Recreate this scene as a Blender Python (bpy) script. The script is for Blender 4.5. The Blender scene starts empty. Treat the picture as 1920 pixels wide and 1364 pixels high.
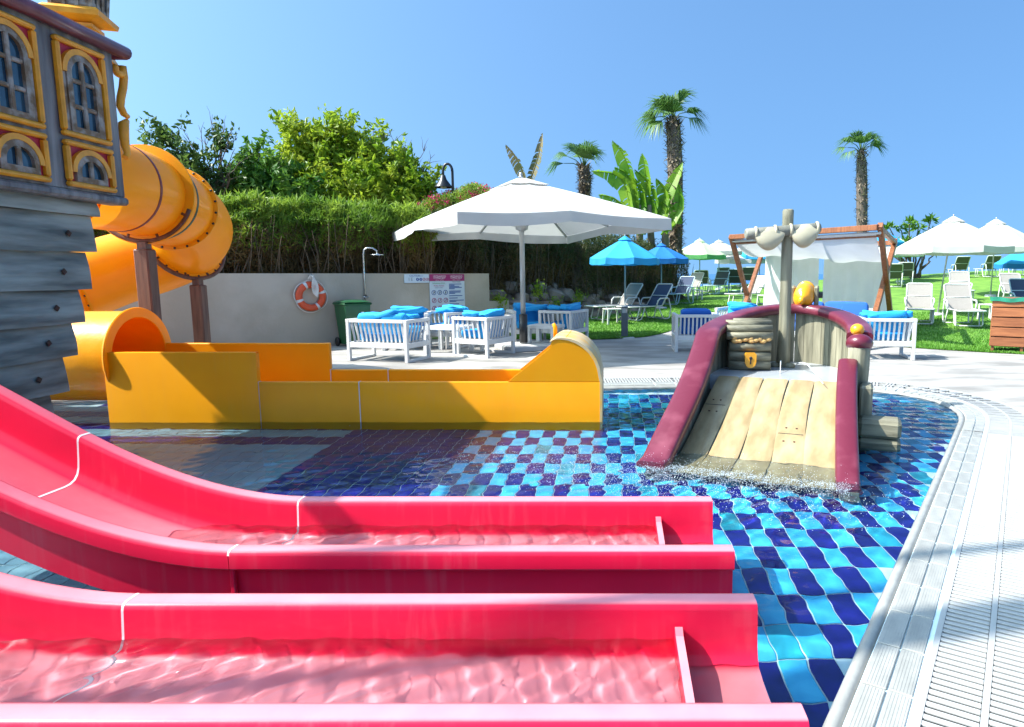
import bpy, bmesh, math, random
import numpy as np
from mathutils import Vector, Matrix, noise

R = math.radians
random.seed(7)
rng = np.random.default_rng(7)
sc = bpy.context.scene
col = sc.collection

# ------------------------------------------------------------------ camera
FOC, CX, CY, CH = 1250.0, 1150.0, 682.0, 1.42      # focal length / principal point in photo pixels, eye height
PITCH = math.atan(168.0 / FOC)
cam_d = bpy.data.cameras.new('camera')
cam = bpy.data.objects.new('camera', cam_d); col.objects.link(cam)
cam.location = (0, 0, CH); cam.rotation_euler = (R(90) - PITCH, 0, 0)
cam_d.sensor_width = 36; cam_d.lens = FOC / 1920 * 36
cam_d.shift_x = (960 - CX) / 1920
cam_d.clip_start = 0.05; cam_d.clip_end = 40000
sc.camera = cam

# ------------------------------------------------------------------ sky and sun
SUN_DIR = Vector((0.66, 0.125, -0.72)).normalized()
wd = bpy.data.worlds.new('World'); sc.world = wd; wd.use_nodes = True
nt = wd.node_tree
sky = nt.nodes.new('ShaderNodeTexSky'); sky.sky_type = 'NISHITA'; sky.sun_disc = False
elev = math.asin(-SUN_DIR.z); az = math.atan2(-SUN_DIR.x, -SUN_DIR.y)
sky.sun_elevation = elev; sky.sun_rotation = az
sky.altitude = 0; sky.air_density = 1.0; sky.dust_density = 5.0; sky.ozone_density = 6.0
bg = nt.nodes['Background']; bg.inputs['Strength'].default_value = 0.104
# the look-up is lifted off the horizon haze so that the clear Mediterranean blue reaches down to the sea
tc = nt.nodes.new('ShaderNodeTexCoord'); sp_ = nt.nodes.new('ShaderNodeSeparateXYZ'); cb_ = nt.nodes.new('ShaderNodeCombineXYZ')
nt.links.new(tc.outputs['Generated'], sp_.inputs[0])
ml_ = nt.nodes.new('ShaderNodeMath'); ml_.operation = 'MULTIPLY_ADD'; ml_.inputs[1].default_value = 0.7; ml_.inputs[2].default_value = 0.22
nt.links.new(sp_.outputs[2], ml_.inputs[0])
nt.links.new(sp_.outputs[0], cb_.inputs[0]); nt.links.new(sp_.outputs[1], cb_.inputs[1]); nt.links.new(ml_.outputs[0], cb_.inputs[2])
nv_ = nt.nodes.new('ShaderNodeVectorMath'); nv_.operation = 'NORMALIZE'; nt.links.new(cb_.outputs[0], nv_.inputs[0]); nt.links.new(nv_.outputs[0], sky.inputs['Vector'])
tint = nt.nodes.new('ShaderNodeMix'); tint.data_type = 'RGBA'; tint.blend_type = 'MULTIPLY'; tint.inputs[0].default_value = 1.0
tint.inputs[7].default_value = (.66, .90, .97, 1)
nt.links.new(sky.outputs[0], tint.inputs[6]); nt.links.new(tint.outputs[2], bg.inputs['Color'])
sun_d = bpy.data.lights.new('sun', 'SUN'); sun_d.energy = 3.3; sun_d.angle = R(0.53); sun_d.color = (1.0, 0.955, 0.88)
sun = bpy.data.objects.new('sun', sun_d); col.objects.link(sun)
sun.rotation_euler = SUN_DIR.to_track_quat('-Z', 'Y').to_euler()
sun.location = (-20, 5, 25)
sun_d.cycles.is_caustics_light = True
vs = sc.view_settings
vs.view_transform = 'Standard'; vs.look = 'None'; vs.gamma = 1.0; vs.use_curve_mapping = False
vs.exposure = 1.65
sc.cycles.max_bounces = 10; sc.cycles.transparent_max_bounces = 16
sc.cycles.caustics_reflective = False; sc.cycles.caustics_refractive = True
sc.cycles.sample_clamp_indirect = 6.0; sc.cycles.use_denoising = True

# ------------------------------------------------------------------ pixel -> place helpers
_F = Vector((0, math.cos(PITCH), -math.sin(PITCH))); _U = Vector((0, math.sin(PITCH), math.cos(PITCH)))
_C = Vector((0, 0, CH))
def ray(px, py): return Vector((1, 0, 0)) * ((px - CX) / FOC) + _F - _U * ((py - CY) / FOC)
def G(px, py, z=0.0):
    d = ray(px, py); return _C + d * ((z - CH) / d.z)
def D(px, py, Y):
    d = ray(px, py); return _C + d * (Y / d.y)

# ------------------------------------------------------------------ object helpers
def wm(o):
    m = o.matrix_basis.copy()
    return wm(o.parent) @ m if o.parent else m
def thing(name, label, cat, loc=(0, 0, 0), rz=0.0, group=None, tilt=None):
    o = bpy.data.objects.new(name, None); col.objects.link(o)
    o.empty_display_size = 0.1
    o.location = loc; o.rotation_euler = (tilt[0] if tilt else 0, tilt[1] if tilt else 0, rz)
    tag(o, label, cat, group); return o
def tag(o, label=None, cat=None, group=None, kind=None):
    if label: o['label'] = label
    if cat: o['category'] = cat
    if group: o['group'] = group
    if kind: o['kind'] = kind
    return o
def copy_tree(o, parent=None):
    c = o.copy(); col.objects.link(c)
    if parent is not None: c.parent = parent
    for ch in list(o.children): copy_tree(ch, c)
    return c
def link_mesh(name, me, parent=None, loc=None, rot=None):
    o = bpy.data.objects.new(name, me); col.objects.link(o)
    if parent is not None: o.parent = parent
    if loc is not None: o.location = loc
    if rot is not None: o.rotation_euler = rot
    return o

class MB:
    def __init__(s): s.v = []; s.f = []; s.sm = []
    def add(s, vs, fs, smooth=False):
        b = len(s.v); s.v.extend([tuple(p) for p in vs])
        for f in fs: s.f.append(tuple(i + b for i in f)); s.sm.append(smooth)
        return s
    def box(s, c, size, rz=0.0, ch=0.0, rot=None, taper=1.0):
        """axis box centred at c; ch = chamfer"""
        hx, hy, hz = size[0] / 2, size[1] / 2, size[2] / 2
        m = rot if rot is not None else Matrix.Rotation(rz, 3, 'Z')
        c = Vector(c)
        if ch <= 0:
            vs = []
            for z in (-hz, hz):
                k = taper if z > 0 else 1.0
                for x, y in ((-hx, -hy), (hx, -hy), (hx, hy), (-hx, hy)): vs.append(c + m @ Vector((x * k, y * k, z)))
            return s.add(vs, [(3, 2, 1, 0), (4, 5, 6, 7), (0, 1, 5, 4), (1, 2, 6, 5), (2, 3, 7, 6), (3, 0, 4, 7)])
        ch = min(ch, hx * .9, hy * .9, hz * .9)
        idx = {}; vs = []
        for sx in (-1, 1):
            for sy in (-1, 1):
                for sz in (-1, 1):
                    k = taper if sz > 0 else 1.0
                    for a in range(3):
                        p = [sx * (hx - ch) * k, sy * (hy - ch) * k, sz * (hz - ch)]
                        p[a] = (sx * hx * k, sy * hy * k, sz * hz)[a]
                        idx[(sx, sy, sz, a)] = len(vs); vs.append(c + m @ Vector(p))
        fs = []
        for a in range(3):
            b, d = (a + 1) % 3, (a + 2) % 3
            for sa in (-1, 1):
                q = []
                for sb, sd in ((-1, -1), (1, -1), (1, 1), (-1, 1)):
                    k = [0, 0, 0]; k[a] = sa; k[b] = sb; k[d] = sd
                    q.append(idx[(k[0], k[1], k[2], a)])
                fs.append(tuple(q if sa > 0 else q[::-1]))
        for a in range(3):
            b, d = (a + 1) % 3, (a + 2) % 3
            for sb in (-1, 1):
                for sd in (-1, 1):
                    q = []
                    for sa, ax in ((-1, b), (1, b), (1, d), (-1, d)):
                        k = [0, 0, 0]; k[a] = sa; k[b] = sb; k[d] = sd
                        q.append(idx[(k[0], k[1], k[2], ax)])
                    fs.append(tuple(q if sb * sd < 0 else q[::-1]))
        for sx in (-1, 1):
            for sy in (-1, 1):
                for sz in (-1, 1):
                    q = [idx[(sx, sy, sz, a)] for a in range(3)]
                    fs.append(tuple(q if sx * sy * sz > 0 else q[::-1]))
        return s.add(vs, fs)
    def bar(s, p0, p1, w, h, ch=0.0, up=(0, 0, 1)):
        p0, p1 = Vector(p0), Vector(p1); d = p1 - p0; L = d.length; d.normalize()
        u = Vector(up)
        if abs(d.dot(u)) > .98: u = Vector((0, 1, 0))
        x = d.cross(u).normalized(); z = x.cross(d).normalized()
        m = Matrix((x, d, z)).transposed()
        return s.box((p0 + p1) / 2, (w, L, h), ch=ch, rot=m)
    def tube(s, pts, rad, n=10, caps=True, smooth=True, closed=False, flat=None):
        pts = [Vector(p) for p in pts]; N = len(pts)
        rads = rad if isinstance(rad, (list, tuple)) else [rad] * N
        vs = []; prev = None
        for i, p in enumerate(pts):
            if closed: t = (pts[(i + 1) % N] - pts[i - 1]).normalized()
            else: t = (pts[min(i + 1, N - 1)] - pts[max(i - 1, 0)]).normalized()
            if prev is None:
                a = Vector((0, 0, 1)) if abs(t.z) < .9 else Vector((1, 0, 0))
                u = t.cross(a).normalized()
            else:
                u = (prev - t * prev.dot(t)).normalized()
            prev = u; w = t.cross(u)
            for k in range(n):
                a = 2 * math.pi * k / n
                vs.append(p + (u * math.cos(a) + w * math.sin(a)) * rads[i])
        fs = []
        for i in range(N if closed else N - 1):
            j = (i + 1) % N
            for k in range(n):
                l = (k + 1) % n
                fs.append((i * n + k, i * n + l, j * n + l, j * n + k))
        s.add(vs, fs, smooth)
        if caps and not closed:
            b = len(s.v) - len(vs)
            s.f.append(tuple(b + k for k in range(n))[::-1]); s.sm.append(False)
            s.f.append(tuple(b + (N - 1) * n + k for k in range(n))); s.sm.append(False)
        return s
    def lathe(s, prof, n=24, c=(0, 0, 0), m=None, smooth=True, a0=0.0, a1=2 * math.pi):
        full = abs(a1 - a0 - 2 * math.pi) < 1e-6
        k = n if full else n + 1
        c = Vector(c); m = m or Matrix.Identity(3); vs = []
        for r, z in prof:
            for i in range(k):
                a = a0 + (a1 - a0) * i / n
                vs.append(c + m @ Vector((r * math.cos(a), r * math.sin(a), z)))
        fs = []
        for j in range(len(prof) - 1):
            for i in range(n):
                l = (i + 1) % k
                fs.append((j * k + i, j * k + l, (j + 1) * k + l, (j + 1) * k + i))
        return s.add(vs, fs, smooth)
    def sphere(s, c, r, n=12, m=8, sc3=(1, 1, 1), rot=None):
        c = Vector(c); vs = []; rot = rot or Matrix.Identity(3)
        for j in range(m + 1):
            t = math.pi * j / m
            for i in range(n):
                a = 2 * math.pi * i / n
                vs.append(c + rot @ Vector((r * sc3[0] * math.sin(t) * math.cos(a), r * sc3[1] * math.sin(t) * math.sin(a), r * sc3[2] * math.cos(t))))
        fs = []
        for j in range(m):
            for i in range(n):
                l = (i + 1) % n
                fs.append((j * n + i, (j + 1) * n + i, (j + 1) * n + l, j * n + l))
        return s.add(vs, fs, True)
    def prism(s, poly, fn, h0, h1, smooth=False):
        """poly: 2-D loop; fn(a, b, h) -> 3-D"""
        n = len(poly)
        vs = [fn(a, b, h0) for a, b in poly] + [fn(a, b, h1) for a, b in poly]
        fs = [tuple(range(n))[::-1], tuple(range(n, 2 * n))]
        s.add(vs, fs)
        b = len(s.v) - 2 * n
        for i in range(n):
            j = (i + 1) % n
            s.f.append((b + i, b + j, b + n + j, b + n + i)); s.sm.append(smooth)
        return s
    def grid(s, nu, nv, fn, smooth=True, wrap_u=False):
        vs = []
        for j in range(nv + 1):
            for i in range(nu + (0 if wrap_u else 1)):
                vs.append(fn(i / nu, j / nv))
        k = nu if wrap_u else nu + 1
        fs = []
        for j in range(nv):
            for i in range(nu):
                l = (i + 1) % k
                fs.append((j * k + i, j * k + l, (j + 1) * k + l, (j + 1) * k + i))
        return s.add(vs, fs, smooth)
    def sweep(s, prof, path, smooth=False, closed_prof=True, caps=True):
        """prof: list of (y, z) loops; path: list of functions (y, z) -> point"""
        n = len(prof); vs = []
        for fn in path:
            for a, b in prof: vs.append(fn(a, b))
        fs = []
        for i in range(len(path) - 1):
            for k in range(n if closed_prof else n - 1):
                l = (k + 1) % n
                fs.append((i * n + k, i * n + l, (i + 1) * n + l, (i + 1) * n + k))
        s.add(vs, fs, smooth)
        if caps and closed_prof:
            b = len(s.v) - len(vs)
            s.f.append(tuple(b + k for k in range(n))[::-1]); s.sm.append(False)
            q = b + (len(path) - 1) * n
            s.f.append(tuple(q + k for k in range(n))); s.sm.append(False)
        return s
    def mesh(s, name, mat=None, fix=True):
        me = bpy.data.meshes.new(name)
        me.from_pydata(s.v, [], s.f)
        me.polygons.foreach_set('use_smooth', s.sm)
        if mat: me.materials.append(mat)
        if fix and len(s.f) < 60000:
            bm = bmesh.new(); bm.from_mesh(me)
            bmesh.ops.recalc_face_normals(bm, faces=bm.faces)
            bm.to_mesh(me); bm.free()
        me.update()
        return me
    def build(s, name, mat, parent=None, world=False, fix=True, auto=None):
        me = s.mesh(name, mat, fix)
        o = link_mesh(name, me, parent)
        if world and parent is not None: me.transform(wm(parent).inverted())
        if auto:
            for p in me.polygons: p.use_smooth = True
            me.set_sharp_from_angle(angle=R(auto))
        return o

def np_mesh(name, V, F, mat, smooth=False):
    """fast mesh from numpy arrays, all faces with the same number of corners"""
    me = bpy.data.meshes.new(name)
    V = np.asarray(V, dtype=np.float32); F = np.asarray(F, dtype=np.int32)
    me.vertices.add(len(V)); me.vertices.foreach_set('co', V.ravel())
    k = F.shape[1]
    me.loops.add(F.size); me.loops.foreach_set('vertex_index', F.ravel())
    me.polygons.add(len(F)); me.polygons.foreach_set('loop_start', np.arange(len(F), dtype=np.int32) * k)
    me.polygons.foreach_set('use_smooth', np.full(len(F), smooth))
    me.update(calc_edges=True)
    if mat: me.materials.append(mat)
    return me

# ------------------------------------------------------------------ materials
def mat(name, base, rough=0.5, var=0.12, scale=6.0, bump=0.0, bscale=40.0, metal=0.0, spec=0.5, coat=0.0,
        second=None, stretch=None, detail=4.0, trans=0.0, rand=0.0, sub=0.0, mix2=(0.45, 0.65), sky_sheen=None, streak=None):
    m = bpy.data.materials.new(name); m.use_nodes = True
    n = m.node_tree.nodes; l = m.node_tree.links
    b = n['Principled BSDF']
    b.inputs['Roughness'].default_value = rough; b.inputs['Metallic'].default_value = metal
    b.inputs['Specular IOR Level'].default_value = spec
    b.inputs['Coat Weight'].default_value = coat; b.inputs['Coat Roughness'].default_value = 0.08
    tc = n.new('ShaderNodeTexCoord'); mp = n.new('ShaderNodeMapping')
    l.new(tc.outputs['Object'], mp.inputs['Vector'])
    if stretch: mp.inputs['Scale'].default_value = stretch
    nz = n.new('ShaderNodeTexNoise'); nz.inputs['Scale'].default_value = scale; nz.inputs['Detail'].default_value = detail
    l.new(mp.outputs[0], nz.inputs['Vector'])
    rp = n.new('ShaderNodeValToRGB')
    c0 = tuple(max(0, c * (1 - var)) for c in base) + (1,); c1 = tuple(min(1, c * (1 + var)) for c in base) + (1,)
    if second is not None: c0 = tuple(base) + (1,); c1 = tuple(second) + (1,)
    rp.color_ramp.elements[0].position = mix2[0] if second is not None else .3; rp.color_ramp.elements[0].color = c0
    rp.color_ramp.elements[1].position = mix2[1] if second is not None else .7; rp.color_ramp.elements[1].color = c1
    l.new(nz.outputs['Fac'], rp.inputs['Fac'])
    out = rp.outputs['Color']
    if rand > 0:
        oi = n.new('ShaderNodeObjectInfo'); hs = n.new('ShaderNodeHueSaturation')
        mr = n.new('ShaderNodeMapRange'); mr.inputs['To Min'].default_value = 1 - rand; mr.inputs['To Max'].default_value = 1 + rand
        l.new(oi.outputs['Random'], mr.inputs['Value']); l.new(mr.outputs[0], hs.inputs['Value'])
        l.new(out, hs.inputs['Color']); out = hs.outputs['Color']
    if streak is not None:                                     # dried run marks and lime film down the sides
        m3 = n.new('ShaderNodeMapping'); m3.inputs['Scale'].default_value = (26, 26, 1.6); l.new(tc.outputs['Object'], m3.inputs['Vector'])
        n3 = n.new('ShaderNodeTexNoise'); n3.inputs['Scale'].default_value = 1.0; n3.inputs['Detail'].default_value = 7; l.new(m3.outputs[0], n3.inputs['Vector'])
        n4 = n.new('ShaderNodeTexNoise'); n4.inputs['Scale'].default_value = 1.7; n4.inputs['Detail'].default_value = 3; l.new(tc.outputs['Object'], n4.inputs['Vector'])
        m4 = n.new('ShaderNodeMapRange'); m4.inputs['From Min'].default_value = .52; m4.inputs['From Max'].default_value = .72; l.new(n3.outputs['Fac'], m4.inputs['Value'])
        m5 = n.new('ShaderNodeMapRange'); m5.inputs['From Min'].default_value = .42; m5.inputs['From Max'].default_value = .66; m5.inputs['To Max'].default_value = streak[1]; l.new(n4.outputs['Fac'], m5.inputs['Value'])
        mu3 = n.new('ShaderNodeMath'); mu3.operation = 'MULTIPLY'; l.new(m4.outputs[0], mu3.inputs[0]); l.new(m5.outputs[0], mu3.inputs[1])
        mx3 = n.new('ShaderNodeMix'); mx3.data_type = 'RGBA'; l.new(mu3.outputs[0], mx3.inputs[0]); l.new(out, mx3.inputs[6]); mx3.inputs[7].default_value = tuple(streak[0]) + (1,)
        out = mx3.outputs[2]
        rr_ = n.new('ShaderNodeMapRange'); rr_.inputs['To Min'].default_value = rough * .8; rr_.inputs['To Max'].default_value = min(1, rough * 1.7); l.new(n4.outputs['Fac'], rr_.inputs['Value']); l.new(rr_.outputs[0], b.inputs['Roughness'])
    if sky_sheen is not None:                                     # sky sheen and sun painted in: up-facing faces blend paler
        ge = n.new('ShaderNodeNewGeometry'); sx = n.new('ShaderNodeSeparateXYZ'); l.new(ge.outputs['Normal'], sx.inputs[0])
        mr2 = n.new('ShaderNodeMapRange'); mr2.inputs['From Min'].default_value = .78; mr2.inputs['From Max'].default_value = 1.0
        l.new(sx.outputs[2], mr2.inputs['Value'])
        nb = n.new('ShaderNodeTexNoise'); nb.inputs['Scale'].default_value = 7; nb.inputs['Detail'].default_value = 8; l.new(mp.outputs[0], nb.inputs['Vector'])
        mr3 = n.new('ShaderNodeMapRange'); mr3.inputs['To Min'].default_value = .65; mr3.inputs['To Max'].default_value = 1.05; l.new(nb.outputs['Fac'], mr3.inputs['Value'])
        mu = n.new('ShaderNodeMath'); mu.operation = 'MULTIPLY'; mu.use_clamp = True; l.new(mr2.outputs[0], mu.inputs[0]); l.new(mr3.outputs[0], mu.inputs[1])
        mxb = n.new('ShaderNodeMix'); mxb.data_type = 'RGBA'; l.new(mu.outputs[0], mxb.inputs[0]); l.new(out, mxb.inputs[6]); mxb.inputs[7].default_value = tuple(sky_sheen) + (1,)
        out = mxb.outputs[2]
    l.new(out, b.inputs['Base Color'])
    if bump > 0:
        n2 = n.new('ShaderNodeTexNoise'); n2.inputs['Scale'].default_value = bscale; n2.inputs['Detail'].default_value = 5
        l.new(mp.outputs[0], n2.inputs['Vector'])
        bp = n.new('ShaderNodeBump'); bp.inputs['Strength'].default_value = bump; bp.inputs['Distance'].default_value = 0.02
        l.new(n2.outputs['Fac'], bp.inputs['Height']); l.new(bp.outputs[0], b.inputs['Normal'])
    if trans > 0:
        tr = n.new('ShaderNodeBsdfTranslucent'); mx = n.new('ShaderNodeMixShader'); mx.inputs[0].default_value = trans
        l.new(out, tr.inputs['Color']); l.new(b.outputs[0], mx.inputs[1]); l.new(tr.outputs[0], mx.inputs[2])
        l.new(mx.outputs[0], n['Material Output'].inputs['Surface'])
    if sub > 0: b.inputs['Subsurface Weight'].default_value = sub
    return m

def wood(name, c0, c1, axis='Y', scale=3.0, rough=0.6, bump=0.25, coat=0.0, rand=0.0):
    st = {'X': (.12, 1, 1), 'Y': (1, .12, 1), 'Z': (1, 1, .12)}[axis]
    st = tuple(k * scale for k in st)
    return mat(name, c0, rough, scale=4.0, second=c1, stretch=st, detail=8, bump=bump, bscale=9, coat=coat, rand=rand, mix2=(.35, .68))

def even_ior(n, l, fr, ior):
    """the same Fresnel share from either side of the surface (the node inverts the IOR on back faces)"""
    ge = n.new('ShaderNodeNewGeometry'); mr = n.new('ShaderNodeMapRange')
    mr.inputs['To Min'].default_value = ior; mr.inputs['To Max'].default_value = 1 / ior
    l.new(ge.outputs['Backfacing'], mr.inputs['Value']); l.new(mr.outputs[0], fr.inputs['IOR'])
def water_mat(name, tint, rough=0.0, ripple=0.25, rscale=9.0, absorb=0.0):
    m = bpy.data.materials.new(name); m.use_nodes = True
    n = m.node_tree.nodes; l = m.node_tree.links
    n.remove(n['Principled BSDF'])
    rf = n.new('ShaderNodeBsdfRefraction'); rf.inputs['IOR'].default_value = 1.33; rf.inputs['Roughness'].default_value = 0
    rf.inputs['Color'].default_value = tuple(tint) + (1,)
    gl = n.new('ShaderNodeBsdfGlossy'); gl.inputs['Roughness'].default_value = 0.02; gl.inputs['Color'].default_value = (.62, .66, .72, 1)
    fr = n.new('ShaderNodeFresnel'); even_ior(n, l, fr, 1.33)
    mx = n.new('ShaderNodeMixShader')
    l.new(fr.outputs[0], mx.inputs[0]); l.new(rf.outputs[0], mx.inputs[1]); l.new(gl.outputs[0], mx.inputs[2])
    l.new(mx.outputs[0], n['Material Output'].inputs['Surface'])
    return m

def sheet_water_mat(name, tint):
    """thin moving sheet of water: clear with a Fresnel sky reflection (too shallow to bend the view much)"""
    m = bpy.data.materials.new(name); m.use_nodes = True
    n = m.node_tree.nodes; l = m.node_tree.links
    n.remove(n['Principled BSDF'])
    tr = n.new('ShaderNodeBsdfTransparent'); tr.inputs['Color'].default_value = tuple(tint) + (1,)
    gl = n.new('ShaderNodeBsdfGlossy'); gl.inputs['Roughness'].default_value = 0.05
    fr = n.new('ShaderNodeFresnel'); even_ior(n, l, fr, 1.45)
    mx = n.new('ShaderNodeMixShader')
    l.new(fr.outputs[0], mx.inputs[0]); l.new(tr.outputs[0], mx.inputs[1]); l.new(gl.outputs[0], mx.inputs[2])
    l.new(mx.outputs[0], n['Material Output'].inputs['Surface'])
    return m
# ================================================================== materials
M = {}
M['deck'] = mat('stamped_concrete', (.20, .19, .175), .8, second=(.37, .352, .325), scale=1.3, detail=12, bump=.5, bscale=7, stretch=(.8, 1.8, 1), mix2=(.34, .60))
M['coping'] = mat('coping_ceramic', (.31, .31, .285), .35, var=.14, scale=9, bump=.06, bscale=60, rand=.06)
M['grate'] = mat('white_grate_plastic', (.38, .38, .365), .4, var=.07, scale=8, rand=.04)
M['channel'] = mat('dark_channel', (.045, .045, .04), .6)
M['grout'] = mat('pale_grout', (.60, .72, .76), .8, var=.1, scale=12)
M['tile_dark'] = mat('cobalt_tile', (.006, .007, .12), .25, second=(.014, .014, .23), scale=7, mix2=(.3, .7), rand=.25)
M['tile_light'] = mat('turquoise_tile', (.03, .37, .70), .25, second=(.08, .57, .87), scale=7, mix2=(.3, .7), rand=.12)
M['tile_teal'] = mat('teal_tile', (.012, .24, .36), .25, second=(.03, .40, .52), scale=7, mix2=(.3, .7), rand=.3)
M['tile_grey'] = mat('pale_blue_tile', (.16, .30, .40), .3, second=(.24, .40, .48), scale=7, mix2=(.3, .7), rand=.08)
M['pool_wall'] = mat('pool_wall_tile', (.05, .30, .50), .3)
M['water'] = water_mat('pool_water', (.90, .98, 1.0))
M['lawn'] = mat('lawn_grass', (.075, .19, .016), .9, second=(.15, .30, .03), scale=2.2, detail=9, bump=.8, bscale=40, mix2=(.35, .65))
M['blade'] = mat('grass_blade', (.09, .25, .02), .6, second=(.17, .36, .05), scale=1.5, detail=6, trans=.25)
M['soil'] = mat('bank_soil', (.10, .07, .045), .95, second=(.19, .14, .09), scale=3, bump=.5, bscale=14)
M['sea'] = mat('sea_water', (.012, .10, .27), .22, second=(.02, .14, .33), scale=.05, stretch=(1, .2, 1))
M['plaster'] = mat('wall_plaster', (.42, .375, .30), .85, second=(.50, .455, .375), scale=1.3, detail=10, bump=.15, bscale=25)

# ================================================================== pool outline (water edge), anticlockwise from the near right
WATER_Z, FLOOR_Z = -0.030, -0.36
E0 = G(1505, 1430); E1 = G(1792, 800)
eR = (E1 - E0).normalized()                                    # direction of the straight right edge
back = [G(1800, 778), G(1788, 764), G(1758, 750), G(1712, 739), G(1655, 731), G(1560, 727), G(1430, 724), G(1290, 722), G(1130, 725), G(900, 728), G(600, 733), G(210, 743), G(60, 750)]
start = E0 - eR * 1.6
OUT = [start, E0, E0 + eR * .9, E1] + back + [Vector((-8.2, 8.2, 0)), Vector((-8.2, start.y, 0))]
OUT = [Vector((p.x, p.y, 0)) for p in OUT]
def resample(pts, step):
    res = []
    for a, b in zip(pts[:-1], pts[1:]):
        n = max(1, int((b - a).length / step))
        for i in range(n): res.append(a.lerp(b, i / n))
    res.append(pts[-1]); return res
def offset_path(pts, d):
    """offset an open polyline to the right-hand (outer) side"""
    res = []
    for i, p in enumerate(pts):
        t = (pts[min(i + 1, len(pts) - 1)] - pts[max(i - 1, 0)]).normalized()
        res.append(p + Vector((t.y, -t.x, 0)) * d)
    return res
def smooth_path(pts, it=2):
    for _ in range(it):
        q = [pts[0]]
        for a, b in zip(pts[:-1], pts[1:]): q += [a.lerp(b, .25), a.lerp(b, .75)]
        q.append(pts[-1]); pts = q
    return pts
EDGE = OUT[:-2]                                                # the visible edge: right side, corner, back
EDGE_S = [EDGE[0]] + smooth_path(EDGE[2:], 2)
def strip(path, d0, d1, z0, z1, mb=None, thick=0.02):
    mb = mb or MB(); a = offset_path(path, d0); b = offset_path(path, d1); n = len(path)
    vs = [(p.x, p.y, z0) for p in a] + [(p.x, p.y, z1) for p in b]
    mb.add(vs, [(i, i + 1, n + i + 1, n + i) for i in range(n - 1)], False); return mb
def prof_sweep(path, prof, mb=None, smooth=True):
    """profile of (outward distance, z) swept along the edge"""
    mb = mb or MB(); cols = [offset_path(path, d) for d, z in prof]; n = len(path); k = len(prof)
    vs = []
    for j in range(k): vs += [(p.x, p.y, prof[j][1]) for p in cols[j]]
    fs = [(j * n + i, j * n + i + 1, (j + 1) * n + i + 1, (j + 1) * n + i) for j in range(k - 1) for i in range(n - 1)]
    mb.add(vs, fs, smooth); return mb

RING = 0.66                                                    # water edge to the deck
W_NOSE, W_T1, W_T2 = 0.055, 0.15, 0.235
GR0, GR1 = 0.255, 0.635
# ---- deck sheet with the pool cut out
deck_in = offset_path(EDGE_S, RING) + [Vector((-8.9, 8.4, 0)), Vector((-8.9, start.y - .7, 0))]
bm = bmesh.new()
def loop_edges(bm, pts, z):
    vs = [bm.verts.new((p.x, p.y, z)) for p in pts]
    return [bm.edges.new((vs[i], vs[(i + 1) % len(vs)])) for i in range(len(vs))]
ed = loop_edges(bm, deck_in, 0.0)
ed += loop_edges(bm, [Vector(p) for p in ((-16, -6, 0), (14, -6, 0), (14, 22, 0), (-16, 22, 0))], 0.0)
bmesh.ops.triangle_fill(bm, use_beauty=True, edges=ed)
bmesh.ops.recalc_face_normals(bm, faces=bm.faces)
me = bpy.data.meshes.new('deck'); bm.to_mesh(me); bm.free(); me.materials.append(M['deck'])
if me.polygons[0].normal.z < 0: me.flip_normals()
deck = tag(link_mesh('deck', me), kind='structure')

# ---- pool floor (grout bed) and walls
bm = bmesh.new()
vs = [bm.verts.new((p.x, p.y, FLOOR_Z)) for p in [EDGE_S[0]] + EDGE_S[1:] + OUT[-2:]]
f = bm.faces.new(vs); bmesh.ops.recalc_face_normals(bm, faces=[f])
if f.normal.z < 0: f.normal_flip()
bmesh.ops.triangulate(bm, faces=[f])
me = bpy.data.meshes.new('pool_floor'); bm.to_mesh(me); bm.free(); me.materials.append(M['grout'])
pool_floor = tag(link_mesh('pool_floor', me), kind='structure')
pool_floor.cycles.is_caustics_receiver = True
ring = EDGE_S + OUT[-2:] + [EDGE_S[0]]
mb = MB(); n = len(ring)
mb.add([(p.x, p.y, FLOOR_Z - .01) for p in ring] + [(p.x, p.y, -.035) for p in ring], [(i, i + 1, n + i + 1, n + i) for i in range(n - 1)])
pw = tag(mb.build('pool_wall', M['pool_wall']), kind='structure'); pw.cycles.is_caustics_receiver = True

# ---- tiles on the pool floor: 300 nearest as pieces, the rest joined
def in_poly(x, y, poly):
    c = False; n = len(poly); j = n - 1
    for i in range(n):
        a, b = poly[i], poly[j]
        if (a.y > y) != (b.y > y) and x < (b.x - a.x) * (y - a.y) / (b.y - a.y) + a.x: c = not c
        j = i
    return c
POLY = EDGE_S + OUT[-2:]
TW, TD = 0.125, 0.272
def tile_kind(ix, iy, x, y):
    if x < -2.62:
        if y > 5.6 and iy % 2 == 0: return 'tile_dark'
        return 'tile_grey'
    if x < -1.25: return 'tile_dark'
    if y > 6.5:
        r = random.random()
        return ('tile_dark' if (ix + iy) % 2 else 'tile_teal') if r < .75 else random.choice(('tile_teal', 'tile_light', 'tile_dark'))
    if random.random() < .03: return 'tile_teal'
    return 'tile_dark' if (ix + iy) % 2 else 'tile_light'
tm = {}
def tile_mesh(k):
    mb = MB(); mb.box((0, 0, 0), (TW - .007, TD - .007, .008), ch=.0025); return mb.mesh('tile', M[k])
for k in ('tile_dark', 'tile_light', 'tile_teal', 'tile_grey'): tm[k] = tile_mesh(k)
cells = []
for iy in range(0, 33):
    for ix in range(-67, 38):
        x = .064 + (ix + .5) * TW; y = -.1 + (iy + .5) * TD
        if in_poly(x, y, POLY): cells.append((ix, iy, x, y))
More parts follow.
